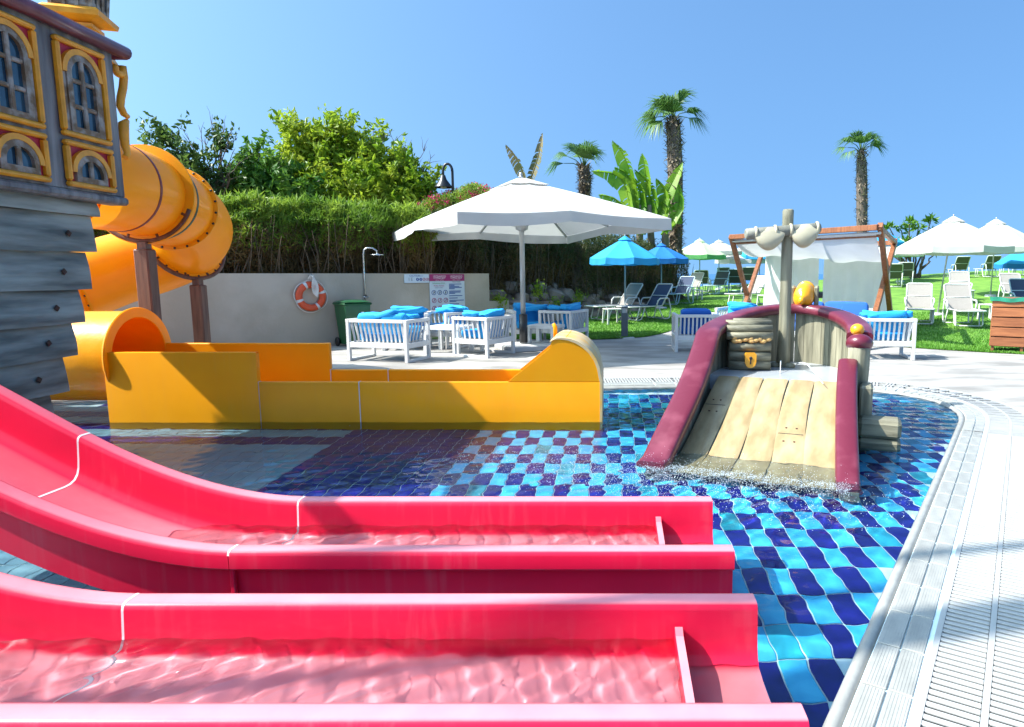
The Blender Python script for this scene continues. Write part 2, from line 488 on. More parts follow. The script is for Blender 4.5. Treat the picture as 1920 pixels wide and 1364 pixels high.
def in_view(x, y):
    if y < 1.2: return False
    zc = y * math.cos(PITCH) + 1.6 * math.sin(PITCH); px = CX + FOC * x / zc
    py = CY + FOC * ((CH - FLOOR_Z * .75) * math.cos(PITCH) - y * math.sin(PITCH)) / zc
    hid = px < 1340 and 2.0 < y < 3.9 and x < .55
    return 0 < px < 1920 and py < 1400 and not hid
vis = sorted([c for c in cells if in_view(c[2], c[3])], key=lambda c: c[3])
near = set((c[0], c[1]) for c in vis[:300])
rest = {k: [] for k in tm}
for ix, iy, x, y in cells:
    k = tile_kind(ix, iy, x, y)
    z = FLOOR_Z + .005 + random.uniform(-.0012, .0012)
    if (ix, iy) in near:
        o = link_mesh('tile', tm[k], pool_floor, (x, y, z)); o.cycles.is_caustics_receiver = True
    else: rest[k].append((x, y, z))
for k, lst in rest.items():
    mb = MB()
    for p in lst: mb.box(p, (TW - .007, TD - .007, .008))
    if lst:
        o = tag(mb.build('tile_field', M[k], pool_floor, fix=False), kind='stuff'); o.cycles.is_caustics_receiver = True

# ---- water surface with real ripples
SPL = G(1380, 900)                                             # where the boat slide pours in
def wave(X, Y):
    def s(kx, ky, ph): return np.sin(kx * X + ky * Y + ph)
    warp = .5 * s(1.3, 2.1, .4) + .4 * s(-2.2, 1.1, 1.9)
    h = .0007 * np.sin(5.3 * X + 9.1 * Y + 1.6 * warp) + .0006 * np.sin(-8.7 * X + 7.3 * Y + 2 + 2.2 * warp)
    h += .0005 * np.sin(13.1 * X + 15.7 * Y - 1.2 * warp) + .0005 * np.sin(-19 * X + 21 * Y + 3 * warp + .7) + .0006 * np.sin(27 * X - 8 * Y + 2.5 * warp)
    h += .00055 * np.sin(41 * X + 17 * Y + 4 * warp) + .00055 * np.sin(-30 * X + 36 * Y - 3 * warp + 1) + .0005 * np.sin(9 * X + 48 * Y + 5 * warp + 2)
    d = np.sqrt(((X - SPL.x) / 1.25) ** 2 + ((Y - SPL.y) / .62) ** 2)
    a = np.exp(-(d / 1.0) ** 2)
    rr = np.sqrt((X - SPL.x) ** 2 + (Y - SPL.y) ** 2)
    h += .45 * a * (.006 * np.sin(31 * X + 12 * Y + 3 * warp) + .006 * np.sin(-17 * X + 36 * Y + 2 * warp) + .004 * np.sin(55 * X - 41 * Y + 4 * warp)) + .0030 * np.exp(-rr * .55) * np.sin(18 * rr + warp)
    far = np.clip((Y - 3.0) / 3.5, 0, 1) * np.clip((X - .9) / 1.2, 0, 1)
    h += far * (.0018 * np.sin(2 * X + 30 * Y + 2 * warp))
    return h
nx, ny = 560, 470
us = np.linspace(-8.15, 4.6, nx); vsn = np.linspace(.9, 8.4, ny)
ys = .9 + (np.linspace(0, 1, ny) ** 1.25) * 7.6
Xg, Yg = np.meshgrid(us, ys)
Zg = WATER_Z + wave(Xg, Yg)
# cut to the outline: keep cells whose centre lies inside, snap border a little under the nosing
keep = []
poly_big = offset_path(EDGE_S, .03) + OUT[-2:]
for j in range(ny - 1):
    for i in range(nx - 1):
        if in_poly((us[i] + us[i + 1]) / 2, (ys[j] + ys[j + 1]) / 2, poly_big):
            a = j * nx + i; keep.append((a, a + 1, a + nx + 1, a + nx))
V = np.stack([Xg.ravel(), Yg.ravel(), Zg.ravel()], 1)
me = np_mesh('pool_water', V, np.array(keep), M['water'], True)
bm = bmesh.new(); bm.from_mesh(me); bmesh.ops.delete(bm, geom=[v for v in bm.verts if not v.link_faces], context='VERTS'); bm.to_mesh(me); bm.free()
pool_water = tag(link_mesh('pool_water', me), kind='structure'); pool_water.cycles.is_caustics_caster = True

# ---- coping: rolled nosing, two tile rows, grate
coping = tag(prof_sweep(EDGE_S, [(0, -.12), (-.004, -.05), (0, -.028), (.012, -.012), (.03, -.004), (.048, -.009), (.055, -.022), (.062, -.022)]).build('pool_nosing', M['coping'], fix=False), kind='structure')
bed = tag(strip(EDGE_S, .058, GR0, -.016, -.004).build('coping_bed', M['grout'], fix=False), kind='structure')
# tile rows as pieces along the straight right edge, swept strips elsewhere
nrm = Vector((eR.y, -eR.x, 0))
ang = math.atan2(eR.y, eR.x)
L = (E1 - start).length
def coping_tile(w):
    mb = MB(); mb.box((0, 0, 0), (.292, w, .012), ch=.003)
    for k in range(int(w / .011) - 1):                         # fine anti-slip ribs
        mb.box((0, -w / 2 + .012 + k * .011, .0062), (.284, .0045, .0016))
    return mb.mesh('coping_tile', M['coping'])
ct1, ct2 = coping_tile(W_T1 - W_NOSE - .012), coping_tile(W_T2 - W_T1 - .006)
ntile = int(L / .30)
for i in range(ntile):
    c = start + eR * (.15 + i * .30)
    if c.y < 1.0: continue
    p = c + nrm * ((W_NOSE + .006 + W_T1) / 2); o = link_mesh('coping_tile', ct1, bed, (p.x, p.y, -.007), (0, 0, ang))
    p = c + nrm * ((W_T1 + W_T2) / 2); o = link_mesh('coping_tile', ct2, bed, (p.x, p.y, -.006), (0, 0, ang))
i0 = min(range(len(EDGE_S)), key=lambda i: (EDGE_S[i] - E1).length)
EDGE_B = EDGE_S[i0:]
curve = resample(EDGE_B, .30)
mb = MB()
for a, b in zip(curve[:-1], curve[1:]):
    d = (b - a).normalized(); q = Vector((d.y, -d.x, 0)); m_ = (a + b) / 2
    for w0, w1 in ((W_NOSE + .006, W_T1 - .003), (W_T1 + .003, W_T2)):
        mb.box(m_ + q * ((w0 + w1) / 2) + Vector((0, 0, -.006)), ((b - a).length - .006, w1 - w0, .012), rz=math.atan2(d.y, d.x), ch=.003)
tag(mb.build('curved_coping', M['coping'], bed), kind='stuff')
# gutter and grate
gut = tag(strip(EDGE_S, GR0, RING, -.06, -.06).build('overflow_gutter', M['channel'], fix=False), kind='structure')
mb = MB()
prof_sweep(EDGE_S, [(GR0 - .004, -.06), (GR0 - .004, .002), (GR0 + .018, .002), (GR0 + .018, -.06)], mb, False)
prof_sweep(EDGE_S, [(GR1 - .02, -.06), (GR1 - .02, .002), (GR1 + .028, .002), (GR1 + .028, -.06)], mb, False)
rib_c = (GR0 + GR1) / 2
prof_sweep(EDGE_S, [(rib_c - .011, -.03), (rib_c - .011, .001), (rib_c + .011, .001), (rib_c + .011, -.03)], mb, False)
grate = tag(mb.build('overflow_grate', M['grate'], fix=False), kind='structure')
lw = (rib_c - .012) - (GR0 + .017)
mb = MB(); mb.box((0, 0, 0), (.0235, lw, .009), ch=.002); slat = mb.mesh('slat', M['grate'])
cnt = 0
s_ = .9
while s_ < L and cnt < 292:
    c = start + eR * s_; s_ += .0385
    p = c + nrm * (GR0 + .017 + lw / 2)
    zc = p.y * math.cos(PITCH) + 1.4 * math.sin(PITCH)
    if p.y < 1.15: continue
    for off in (GR0 + .017 + lw / 2, rib_c + .012 + lw / 2):
        q = c + nrm * off; link_mesh('slat', slat, grate, (q.x, q.y, -.0045), (0, 0, ang)); cnt += 1
mb = MB(); fine = resample(EDGE_S, .0385); fine = [p for p in fine if (p - start).dot(eR) > s_ or p not in EDGE_S]
acc = [EDGE_B[0]]; step = .040
for a, b in zip(EDGE_B[:-1], EDGE_B[1:]):
    while (b - acc[-1]).length > step and (b - a).length > 1e-6:
        d = b - acc[-1]; acc.append(acc[-1] + d.normalized() * step)
for a, b in zip(acc[:-1], acc[1:]):
    d = (b - a).normalized(); q = Vector((d.y, -d.x, 0)); m_ = (a + b) / 2
    for off in (GR0 + .017 + lw / 2, rib_c + .012 + lw / 2):
        mb.box(m_ + q * off + Vector((0, 0, -.0045)), (.0235, lw, .009), rz=math.atan2(d.y, d.x))
tag(mb.build('curved_slats', M['grate'], grate, fix=False), kind='stuff')

# ================================================================== lawn, bank, sea
LEDGE = [Vector(p) for p in ((-4.5, 14.6, 0), (-2.2, 14.5, 0), (-.7, 14.35, 0), (.55, 14.75, 0), (1.2, 15.9, 0), (1.7, 17.6, 0), (2.8, 18.4, 0), (3.9, 17.8, 0), (4.6, 15.6, 0), (5.2, 13.6, 0), (5.75, 12.75, 0), (7.2, 11.75, 0), (9.5, 10.6, 0), (14, 9.0, 0), (30, 8.0, 0))]
LEDGE = smooth_path(LEDGE, 1)
lx = np.array([p.x for p in LEDGE]); ly = np.array([p.y for p in LEDGE])
def lawn_edge(x): return float(np.interp(x, lx, ly))
def lawn_z(x, y):
    t = max(0.0, y - lawn_edge(x)); base = max(0.0, y - 13.2)
    z = .012 + min(t * .25, 1) * base * (.0215 + .0024 * max(-2, min(x, 20)))
    if y > 36: z -= (y - 36) ** 1.35 * .28
    return z
def on_lawn(px, py):
    d = ray(px, py); t = 5.0
    while t < 80:
        p = _C + d * t
        if p.y > lawn_edge(p.x) and p.z <= lawn_z(p.x, p.y): return p
        if p.y <= lawn_edge(p.x) and p.z <= 0: return p
        t += .02
    return _C + d * 35
nu, nv = 150, 110
def lawn_pt(u, v):
    x = -4.5 + 34 * u ** 1.15; e = lawn_edge(x); y = e + (48 - e) * v ** 1.8
    return (x, y, lawn_z(x, y) + .012 * noise.noise((x * .8, y * .8, 0)) * min(1, (y - e)))
mb = MB(); mb.grid(nu, nv, lawn_pt)
lawn = tag(mb.build('lawn', M['lawn'], fix=False), kind='structure')
# grass blades over the nearer lawn
NB = 110000
bx_ = rng.uniform(-3.5, 12.5, NB); tt = rng.random(NB) ** 2.0
V = np.zeros((NB, 3, 3), np.float32)
for i in range(NB):
    x = bx_[i]; e = lawn_edge(x); y = e + .02 + tt[i] * 9.0
    z = lawn_z(x, y); a = random.uniform(0, 6.28); w = .006 + .00035 * y; h = random.uniform(.018, .05)
    dx, dy = math.cos(a) * w, math.sin(a) * w; lx_, ly_ = random.uniform(-.02, .02), random.uniform(-.02, .02)
    V[i] = ((x - dx, y - dy, z - .004), (x + dx, y + dy, z - .004), (x + lx_, y + ly_, z + h))
me = np_mesh('grass', V.reshape(-1, 3), np.arange(NB * 3).reshape(-1, 3), M['blade'])
grass = tag(link_mesh('grass', me), 'short mown green grass growing over the lawn', 'grass', kind='stuff')

mb = MB(); mb.add([(-9000, 44, -6), (15000, 44, -6), (15000, 30000, -6), (-9000, 30000, -6)], [(0, 1, 2, 3)])
sea = tag(mb.build('sea', M['sea']), kind='structure')
mb = MB(); mb.add([(-60, -40, -.45), (60, -40, -.45), (60, 46, -6.2), (-60, 46, -6.2)], [(0, 1, 2, 3)])
tag(mb.build('ground', M['soil']), kind='structure')

# ---- plastered garden wall, receding to the right
WA, WB = Vector((-9.55, 9.50, 0)), Vector((-2.93, 15.84, 0))
wdir = (WB - WA).normalized(); wn = Vector((wdir.y, -wdir.x, 0))  # towards the camera
WTOP = 1.43
wall = thing('garden_wall', 'low pale plastered garden wall below the long hedge', 'wall', (WA.x, WA.y, 0))
mb = MB(); th = .22
def wp(s, n, z): return WA + wdir * s + wn * n + Vector((0, 0, z))
WL = (WB - WA).length
mb.prism([(0, 0), (WL + .55, 0), (WL + .55, .78), (WL, .78), (WL, WTOP), (0, WTOP)], lambda a, b, h: wp(a, -h, b), 0, th)
mb.build('plaster_face', M['plaster'], wall, world=True)
# ---- planted bank behind the wall, bending away past its end
BD = Vector((.5, .866, 0)); BN = Vector((.866, -.5, 0)); BL = 13.2
def bank_at(s, d, z=0):
    """s along the wall and on past its end, d behind the face"""
    if s <= WL: return wp(s, -d, z)
    k = min(1, (s - WL) / 1.5); n_ = (wn * (1 - k) + BN * k).normalized()
    return WB + BD * (s - WL) - n_ * d + Vector((0, 0, z))
def bank_z(s, d):
    if s < WL: return 1.33 + .06 * noise.noise((s * .7, d * .7, 3)) + .04 * d
    k = min(1, (s - WL) / BL); top = 1.3 - .45 * k
    lo = .25 + .2 * k
    return lo * 0 + top * min(1, .02 + d / 1.5) + .10 * noise.noise((s * .7, d * .7, 3)) * min(1, d)
def bank_pt(u, v):
    s = -3 + (WL + 3 + BL) * u; d = .05 + v * 8
    return bank_at(s, d, bank_z(s, d))
mb = MB(); mb.grid(90, 30, bank_pt); tag(mb.build('planted_bank', M['soil'], fix=False), kind='structure')
# ================================================================== pink flume slides
M['pink'] = mat('pink_fibreglass', (.82, .010, .056), .30, var=.07, scale=3, coat=.35, bump=.02, bscale=30, spec=.35, trans=.15, sky_sheen=(.78, .33, .37), streak=((.78, .16, .20), .30))  # pale tint stands in for sky sheen on rail tops and trough floor
M['seam'] = mat('white_seam_sealant', (.80, .72, .72), .5)
M['trough_water'] = water_mat('slide_water', (1.0, .97, .97))
def curve_z(x, sh):
    """height the rail gains to the left of the straight run"""
    t = -1.62 - sh - x
    if t <= 0: return 0.0
    return .30 * t * t - .035 * t ** 3 if t < 1.2 else (.30 * 1.44 - .035 * 1.728) + (t - 1.2) * .585
RT = .234
def flume(name, label, yf, yn, sh, group):
    w = yf - yn
    root = thing(name, label, 'water slide', (.52, (yf + yn) / 2, WATER_Z), 0, group)
    half = [(.04, -.30), (.04, -.085), (.006, -.085), (0, -.078), (0, -.020), (.004, -.008), (.013, -.001), (.024, 0), (.074, 0), (.088, -.004), (.096, -.012), (.1, -.026), (.108, -.12), (.114, -.165), (.125, -.195), (.145, -.217), (.175, -.230), (.21, -.234)]
    prof = half + [(w - a, b) for a, b in half[::-1]]
    cuts = [.525, -1.66 - sh, -2.78 - sh, -4.3]
    for x1, x0 in zip(cuts[:-1], cuts[1:]):
        n = 1 if x1 > 0 else 14
        xs = [x1 - .0015 + (x0 - x1 + .003) * i / n for i in range(n + 1)]
        if x1 > 0: xs = [x1 - .0015, x1 - .5, 0 - .9, x0 + .0015]
        mb = MB()
        mb.sweep(prof, [(lambda a, b, x=x: (x, yf - a, RT + b + curve_z(x, sh))) for x in xs])
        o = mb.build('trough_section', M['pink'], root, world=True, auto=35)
        o.cycles.is_caustics_receiver = True
    # white joints between the sections
    for x in (cuts[1], cuts[2]):
        ps = [(a, b + .0012) for a, b in half[4:]] + [(w - a, b + .0012) for a, b in half[4:][::-1]]
        mb = MB()
        dz = (curve_z(x - .01, sh) - curve_z(x + .01, sh)) / .02
        z0 = curve_z(x, sh)
        mb.sweep(ps, [(lambda a, b, s=s: (x + s, yf - a, RT + b + z0 - dz * s)) for s in (-.0045, .0045)], closed_prof=False, smooth=False)
        for p in (.04 - .0012,):
            pass
        mb.build('joint', M['seam'], root, world=True, fix=False)
    # flange rib and bolt hole below the near lip
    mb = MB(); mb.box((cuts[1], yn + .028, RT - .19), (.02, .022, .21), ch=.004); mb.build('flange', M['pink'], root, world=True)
    # end stop across the trough: thin rounded plate
    xs_ = .235
    poly = [(.112, -.25), (.105, -.09), (.125, -.072), (.16, -.088), (w - .16, -.115), (w - .13, -.12), (w - .12, -.25)]
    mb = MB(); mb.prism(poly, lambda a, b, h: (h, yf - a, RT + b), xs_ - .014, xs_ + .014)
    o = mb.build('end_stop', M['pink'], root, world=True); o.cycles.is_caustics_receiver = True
    # outlet lip water
    return root
FL = [(3.475, 2.735), (2.375, 1.635)]
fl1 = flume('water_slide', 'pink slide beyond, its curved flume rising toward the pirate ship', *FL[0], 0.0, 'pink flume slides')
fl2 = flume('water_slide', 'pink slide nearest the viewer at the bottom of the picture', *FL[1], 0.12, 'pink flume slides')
def trough_water(yf, yn, sh, seed):
    w = yf - yn
    nx_, ny_ = 720, 130
    def fill(name, x0, x1, z, amp, nx_):
        X = np.linspace(x0, x1, nx_); Yv = np.linspace(yn + .11, yf - .11, ny_)
        Xg, Yg = np.meshgrid(X, Yv)
        ph = seed * 1.7
        wv = .6 * np.sin(3.1 * Xg + 5 * Yg + ph) + .5 * np.sin(-5.3 * Xg + 3.7 * Yg + 2 * ph)
        h = .0016 * np.sin(9.0 * Xg + 11 * Yg + 2.1 * wv + ph) + .0010 * np.sin(-13 * Xg + 17 * Yg + 2.6 * wv) + .0006 * np.sin(24 * Xg + 19 * Yg + 3.0 * wv)
        k = np.clip((-.6 - Xg) / 1.2, 0, 1)
        fine = np.sin(38 * Xg + 21 * Yg + 3 * wv) * .00055 + np.sin(-26 * Xg + 44 * Yg + 2.5 * wv + 1) * .0007 + np.sin(61 * Xg + 12 * Yg + 3 * wv) * .0004 + np.sin(50 * Xg - 47 * Yg + 3 * wv) * .0004
        h = amp * (1.7 * h * (1 + .5 * k) + 3.4 * fine * (1 + .5 * k))
        # let the edge run into the curved wall at the left
        Z = z + h
        V = np.stack([Xg.ravel(), Yg.ravel(), Z.ravel()], 1)
        idx = np.arange(nx_ * ny_).reshape(ny_, nx_)
        F = np.stack([idx[:-1, :-1].ravel(), idx[:-1, 1:].ravel(), idx[1:, 1:].ravel(), idx[1:, :-1].ravel()], 1)
        me = np_mesh(name, V, F, M['trough_water'], True)
        o = tag(link_mesh(name, me), kind='structure'); o.cycles.is_caustics_caster = True
        return o
    fill('slide_water', -2.3 - sh, .222, .108, .75, nx_)
    fill('outlet_water', .25, .52, .022, .6, 60)
trough_water(*FL[0], 0, 1); trough_water(*FL[1], .12, 2)

# ================================================================== yellow tube slide with its run-out trough
M['yellow'] = mat('yellow_fibreglass', (1.0, .39, .002), .38, var=.05, scale=2.5, coat=.12, bump=.04, bscale=18, spec=.25, trans=.15, streak=((.92, .40, .04), .35))
M['yellow_in'] = mat('yellow_gelcoat_inside', (.98, .34, .002), .4, var=.06, scale=3, trans=.3, spec=.25)
M['brown_steel'] = wood('brown_painted_post', (.10, .040, .022), (.19, .085, .05), 'Z', 5, .5, .12)
M['bolt'] = mat('dark_bolt', (.02, .016, .014), .5)
M['stripe_red'] = mat('dark_red_stripe', (.18, .012, .012), .4)
M['stripe_green'] = mat('dark_green_stripe', (.02, .085, .035), .4)
M['limescale'] = mat('scaled_clear_hood', (.62, .46, .24), .45, second=(.75, .40, .06), scale=4)
YF, YB = 6.44, 7.34
ys_root = thing('tube_slide', 'yellow tube slide coiling out of the pirate ship into a long open trough', 'water slide', (-2.5, 6.9, WATER_Z))
def ybox(name, x0, x1, y0, y1, z0, z1, ch=.008, m='yellow'):
    mb = MB(); mb.box(((x0 + x1) / 2, (y0 + y1) / 2, (z0 + z1) / 2), (x1 - x0, y1 - y0, z1 - z0), ch=ch)
    return mb.build(name, M[m], ys_root, world=True)
XA, XB, XM, XC = -4.96, -3.475, -2.49, -.125
HT, HL = .665, .372
def sheet(name, x0, x1, y, z1, lip):
    """thin translucent moulded panel with a turned top lip and end returns"""
    prof = [(y, -.33), (y, z1 - .010), (y + .003, z1 - .003), (y + .010, z1), (y + lip - .010, z1), (y + lip - .003, z1 - .003), (y + lip, z1 - .010), (y + lip, z1 - .06)]
    mb = MB(); k = len(prof)
    mb.add([(x0, a, b) for a, b in prof] + [(x1, a, b) for a, b in prof], [(i, i + 1, k + i + 1, k + i) for i in range(k - 1)], True)
    for x in (x0, x1): mb.add([(x, y, -.33), (x, y, z1 - .01), (x, y + lip, z1 - .01), (x, y + lip, -.33)], [(0, 1, 2, 3)])
    bmn = MB(); bmn.v, bmn.f, bmn.sm = mb.v, mb.f, mb.sm
    return bmn.build(name, M['yellow'], ys_root, world=True, fix=False, auto=40)
sheet('tall_front_panel', XA, XB, YF - .012, HT, .062)
ybox('tall_back_panel', XA, XB + .35, YB - .05, YB + .012, -.33, HT)
for a, b in ((XB, XM), (XM, XC)):
    sheet('low_front_panel', a + .002, b - .002, YF, HL, .05)
    ybox('low_back_panel', a + .352 if a == XB else a + .002, b - .002, YB - .05, YB, -.33, HL)
ybox('trough_floor', XA, XC - .05, YF + .05, YB - .05, -.05, .12, m='yellow_in')
for x in (XB, XM):
    mb = MB(); mb.box((x, YF - .001, .02), (.008, .006, .71)); mb.box((x, YF + .025, HL + .001), (.008, .05, .004))
    mb.build('joint', M['seam'], ys_root, world=True)
    mb = MB(); x2 = x + (.35 if x == XB else 0); mb.box((x2, YB - .051, .24), (.008, .004, .27)); mb.box((x2, YB - .025, HL + .001), (.008, .05, .004))
    mb.build('joint', M['seam'], ys_root, world=True)
# end hood: side cheeks and rolled cover
arc = [(-1.03, HL), (-.62, .70)] + [(-.52 + .395 * math.cos(a) * (1.0 if a < R(90) else .55), HL + .03 + .395 * math.sin(a)) for a in [R(112), R(100), R(88), R(76), R(64), R(52), R(40), R(28), R(16), R(4)]] + [(XC, HL)]
for y0 in (YF, YB - .05):
    mb = MB(); mb.prism(arc, lambda a, b, h: (a, h, b + .003), y0 + .002, y0 + .048); mb.build('hood_cheek', M['yellow'], ys_root, world=True)
cov = arc[2:-1] + [(XC + .012, HL), (XC + .012, -.33)]
mb = MB(); k = len(cov)
mb.add([(a + .004, YF - .004, b + .012) for a, b in cov] + [(a + .004, YB + .004, b + .012) for a, b in cov] + [(a - .02, YF - .004, b - .004) for a, b in cov] + [(a - .02, YB + .004, b - .004) for a, b in cov],
       [(i, i + 1, k + i + 1, k + i) for i in range(k - 1)] + [(2 * k + i, 3 * k + i, 3 * k + i + 1, 2 * k + i + 1) for i in range(k - 1)] + [(i, 2 * k + i, 2 * k + i + 1, i + 1) for i in range(k - 1)] + [(k + i, k + i + 1, 3 * k + i + 1, 3 * k + i) for i in range(k - 1)], True)
mb.build('hood_cover', M['limescale'], ys_root, world=True, auto=40)
mb = MB(); mb.add([(-.64, YF + .05, .70), (-.64, YB - .05, .70), (-.48, YB - .05, .805), (-.48, YF + .05, .805)], [(0, 1, 2, 3)])
cv2 = [(-1.0, .405), (-.62, .705), (-.54, .775), (-.46, .806)]
mb = MB(); k = 4
mb.add([(a, YF + .05, b) for a, b in cv2] + [(a, YB - .05, b) for a, b in cv2], [(i, i + 1, k + i + 1, k + i) for i in range(1, k - 1)], True)
mb.build('hood_front', M['yellow'], ys_root, world=True, fix=False)
mb = MB(); mb.tube([(-.64, YB - .01, .70), (-.64, YB - .01, .84), (-.66, YB - .01, .88)], [.022, .024, .018], 10); mb.build('lifting_lug', M['yellow'], ys_root, world=True)
# tube: centre line through space
TR = .475
ctrl = [D(120, 335, 6.75), D(190, 345, 7.15), D(258, 362, 7.75), D(318, 388, 8.45), D(352, 410, 9.0), D(362, 436, 9.45), D(338, 466, 9.72), D(285, 488, 9.62), D(225, 505, 9.35), D(160, 528, 9.0), D(80, 555, 8.6), D(-40, 590, 8.1)]
def catmull(P, n=8):
    P = [P[0] * 2 - P[1]] + P + [P[-1] * 2 - P[-2]]; res = []
    for i in range(1, len(P) - 2):
        for k in range(n):
            t = k / n; a, b, c, d = P[i - 1], P[i], P[i + 1], P[i + 2]
            res.append(.5 * ((2 * b) + (c - a) * t + (2 * a - 5 * b + 4 * c - d) * t * t + (3 * b - a - 3 * c + d) * t ** 3))
    res.append(P[-2]); return res
cl = catmull(ctrl, 8)
def tang(i): return (cl[min(i + 1, len(cl) - 1)] - cl[max(i - 1, 0)]).normalized()
i1, iA, iB = 17, 25, 46
iD = 76
for a, b in ((0, i1), (i1, iA), (iA, iB), (iB, iD), (iD, len(cl) - 1)):
    mb = MB(); mb.tube(cl[a:b + 1], TR, 40, caps=False); mb.build('tube_section', M['yellow'], ys_root, world=True, fix=False)
def basis(t):
    a = Vector((0, 0, 1)); u = a.cross(t).normalized(); w = t.cross(u)
    return Matrix((u, w, t)).transposed()
for i, big in ((i1, .09), (iA, .05), (iB, .05), (iD, .05)):
    m = basis(tang(i))
    mb = MB(); mb.lathe([(TR - .01, -.02), (TR + big, -.014), (TR + big + .004, 0), (TR + big, .014), (TR - .01, .02)], 48, cl[i], m)
    fl = mb.build('flange', M['yellow'], ys_root, world=True, auto=40)
    if i != i1:
        bmz = MB(); bmz.lathe([(0, .012), (.012, .012), (.016, .004), (.016, 0)], 8); bme = bmz.mesh('bolt', M['bolt'])
        for k in range(22):
            a = 2 * math.pi * k / 22 + .1
            for s in (-1, 1):
                if s < 0 and i != iA and i != iB: continue
                p = cl[i] + m @ Vector((math.cos(a) * (TR + .028), math.sin(a) * (TR + .028), .013 * s))
                if (p - _C).dot(m @ Vector((0, 0, s))) > 0: continue
                o = link_mesh('bolt', bme, fl); q = (m @ Matrix.Diagonal((1, s, s))).to_4x4(); q.translation = p
                o.matrix_basis = wm(fl).inverted() @ q
for i, mm in ((11, 'stripe_red'), (20, 'stripe_green')):
    mb = MB(); m = basis(tang(i)); mb.lathe([(TR + .001, -.022), (TR + .003, -.02), (TR + .003, .02), (TR + .001, .022)], 48, cl[i], m)
    mb.build('stripe', M[mm], ys_root, world=True)
# posts with curved saddles
def saddle(i, drop, off=.06, px_off=(0, 0)):
    m = basis(tang(i)); c = cl[i]; r = TR + off
    pts = [c + m @ Vector((math.cos(a) * r, math.sin(a) * r, 0)) for a in [R(-90 - 72 + k * 144 / 16) for k in range(17)]]
    mb = MB(); mb.tube(pts, .03, 8); sd = mb.build('saddle', M['brown_steel'], ys_root, world=True)
    for k in (1, 6, 10, 15):
        mb = MB(); d = (c - pts[k]).normalized(); mb.tube([pts[k] - d * .02, pts[k] + d * .07], .025, 8); mb.build('clamp', M['brown_steel'], sd, world=True)
    lo = pts[8]
    mb = MB(); mb.box((lo.x, lo.y, lo.z - .05), (.10, .10, .08)); mb.box((lo.x, lo.y, (lo.z - .09) / 2 - .15), (.165, .165, lo.z - .09 + .30), ch=.015)
    mb.build('post', M['brown_steel'], ys_root, world=True)
saddle(i1, 0); saddle(iB, 0)
# run-out mouth
MX, MY, MZ = -4.93, (YF + YB) / 2, .575
rx = Matrix(((0, 0, 1), (1, 0, 0), (0, 1, 0)))
mb = MB(); mb.lathe([(.455, -3.6), (.462, -1.2), (.465, -.02), (.50, -.015), (.505, 0), (.50, .012), (.405, .012), (.395, 0)], 56, (MX, MY, MZ), rx)
mb.build('run_out_tube', mat('hammered_yellow', (1.0, .41, .003), .38, var=.06, scale=3, coat=.15, bump=.25, bscale=9, spec=.3, trans=.25), ys_root, world=True, auto=40)
mb = MB(); mb.lathe([(.396, .005), (.39, -.4), (.385, -3.6)], 40, (MX, MY, MZ), rx); mb.build('tube_lining', M['yellow_in'], ys_root, world=True, fix=False)
# ================================================================== pirate ship (stern quarter of the play structure)
M['hull_wood'] = wood('weathered_teal_planking', (.095, .11, .10), (.38, .40, .35), 'Y', 2.2, .6, .5, rand=.22)
M['cabin_wood'] = wood('grey_violet_cabin_boards', (.11, .105, .11), (.29, .285, .28), 'Z', 3.0, .65, .4)
M['trim_yellow'] = mat('yellow_trim_paint', (.80, .33, .015), .4, var=.18, scale=9, bump=.15, bscale=22)
M['frame_wood'] = mat('worn_brown_frame', (.17, .105, .055), .6, second=(.34, .30, .26), scale=10, bump=.4, bscale=25, mix2=(.42, .62))
M['pane'] = mat('dark_blue_pane', (.012, .045, .075), .12, second=(.03, .08, .12), scale=5, coat=.5)
M['spandrel'] = mat('crimson_spandrel', (.42, .015, .04), .5, var=.15)
M['maroon'] = mat('maroon_painted_rail', (.13, .014, .030), .35, second=(.22, .05, .075), scale=4, bump=.1, bscale=16, coat=.2, mix2=(.5, .75))
M['rust'] = mat('rusty_nail', (.07, .03, .018), .8, bump=.4, bscale=60)
SX, SY1, SY0 = -4.55, 6.39, 4.2
ship = thing('pirate_ship', 'weathered grey wooden pirate ship with yellow trimmed windows above the slides', 'play structure', (-6.2, 3.5, -.3))
# cabin block
mb = MB(); mb.box(((SX - 5.75) / 2, (SY0 + SY1) / 2, 2.765), (SX + 5.75, SY1 - SY0, 1.33), ch=.03)
mb.build('cabin_wall', M['cabin_wood'], ship, world=True)
mb = MB(); mb.box((SX - .06, (SY0 + SY1) / 2, 2.085), (.19, SY1 - SY0 - .03, .07), ch=.02); mb.build('cabin_sill', M['cabin_wood'], ship, world=True)
# rails on the roof edge
mb = MB(); mb.tube([(SX - .03, SY0, 3.56), (SX - .0, 2.5, 3.50), (SX + .03, 4.6, 3.445), (SX + .05, 5.5, 3.45), (SX + .05, SY1 + .09, 3.435)], [.075, .075, .072, .062, .058], 12)
mb.build('roof_rail', M['maroon'], ship, world=True)
mb = MB(); mb.tube([(SX + .05, SY1 + .06, 3.43), (SX - 1.15, SY1 + .06, 3.45)], .06, 12); mb.build('roof_rail', M['maroon'], ship, world=True)
mb = MB(); mb.prism([(SY0, 3.42), (SY1, 3.42), (SY1, 3.45), (SY0, 3.52)], lambda a, b, h: (h, a, b), -5.73, SX - .02); mb.build('roof', M['cabin_wood'], ship, world=True)
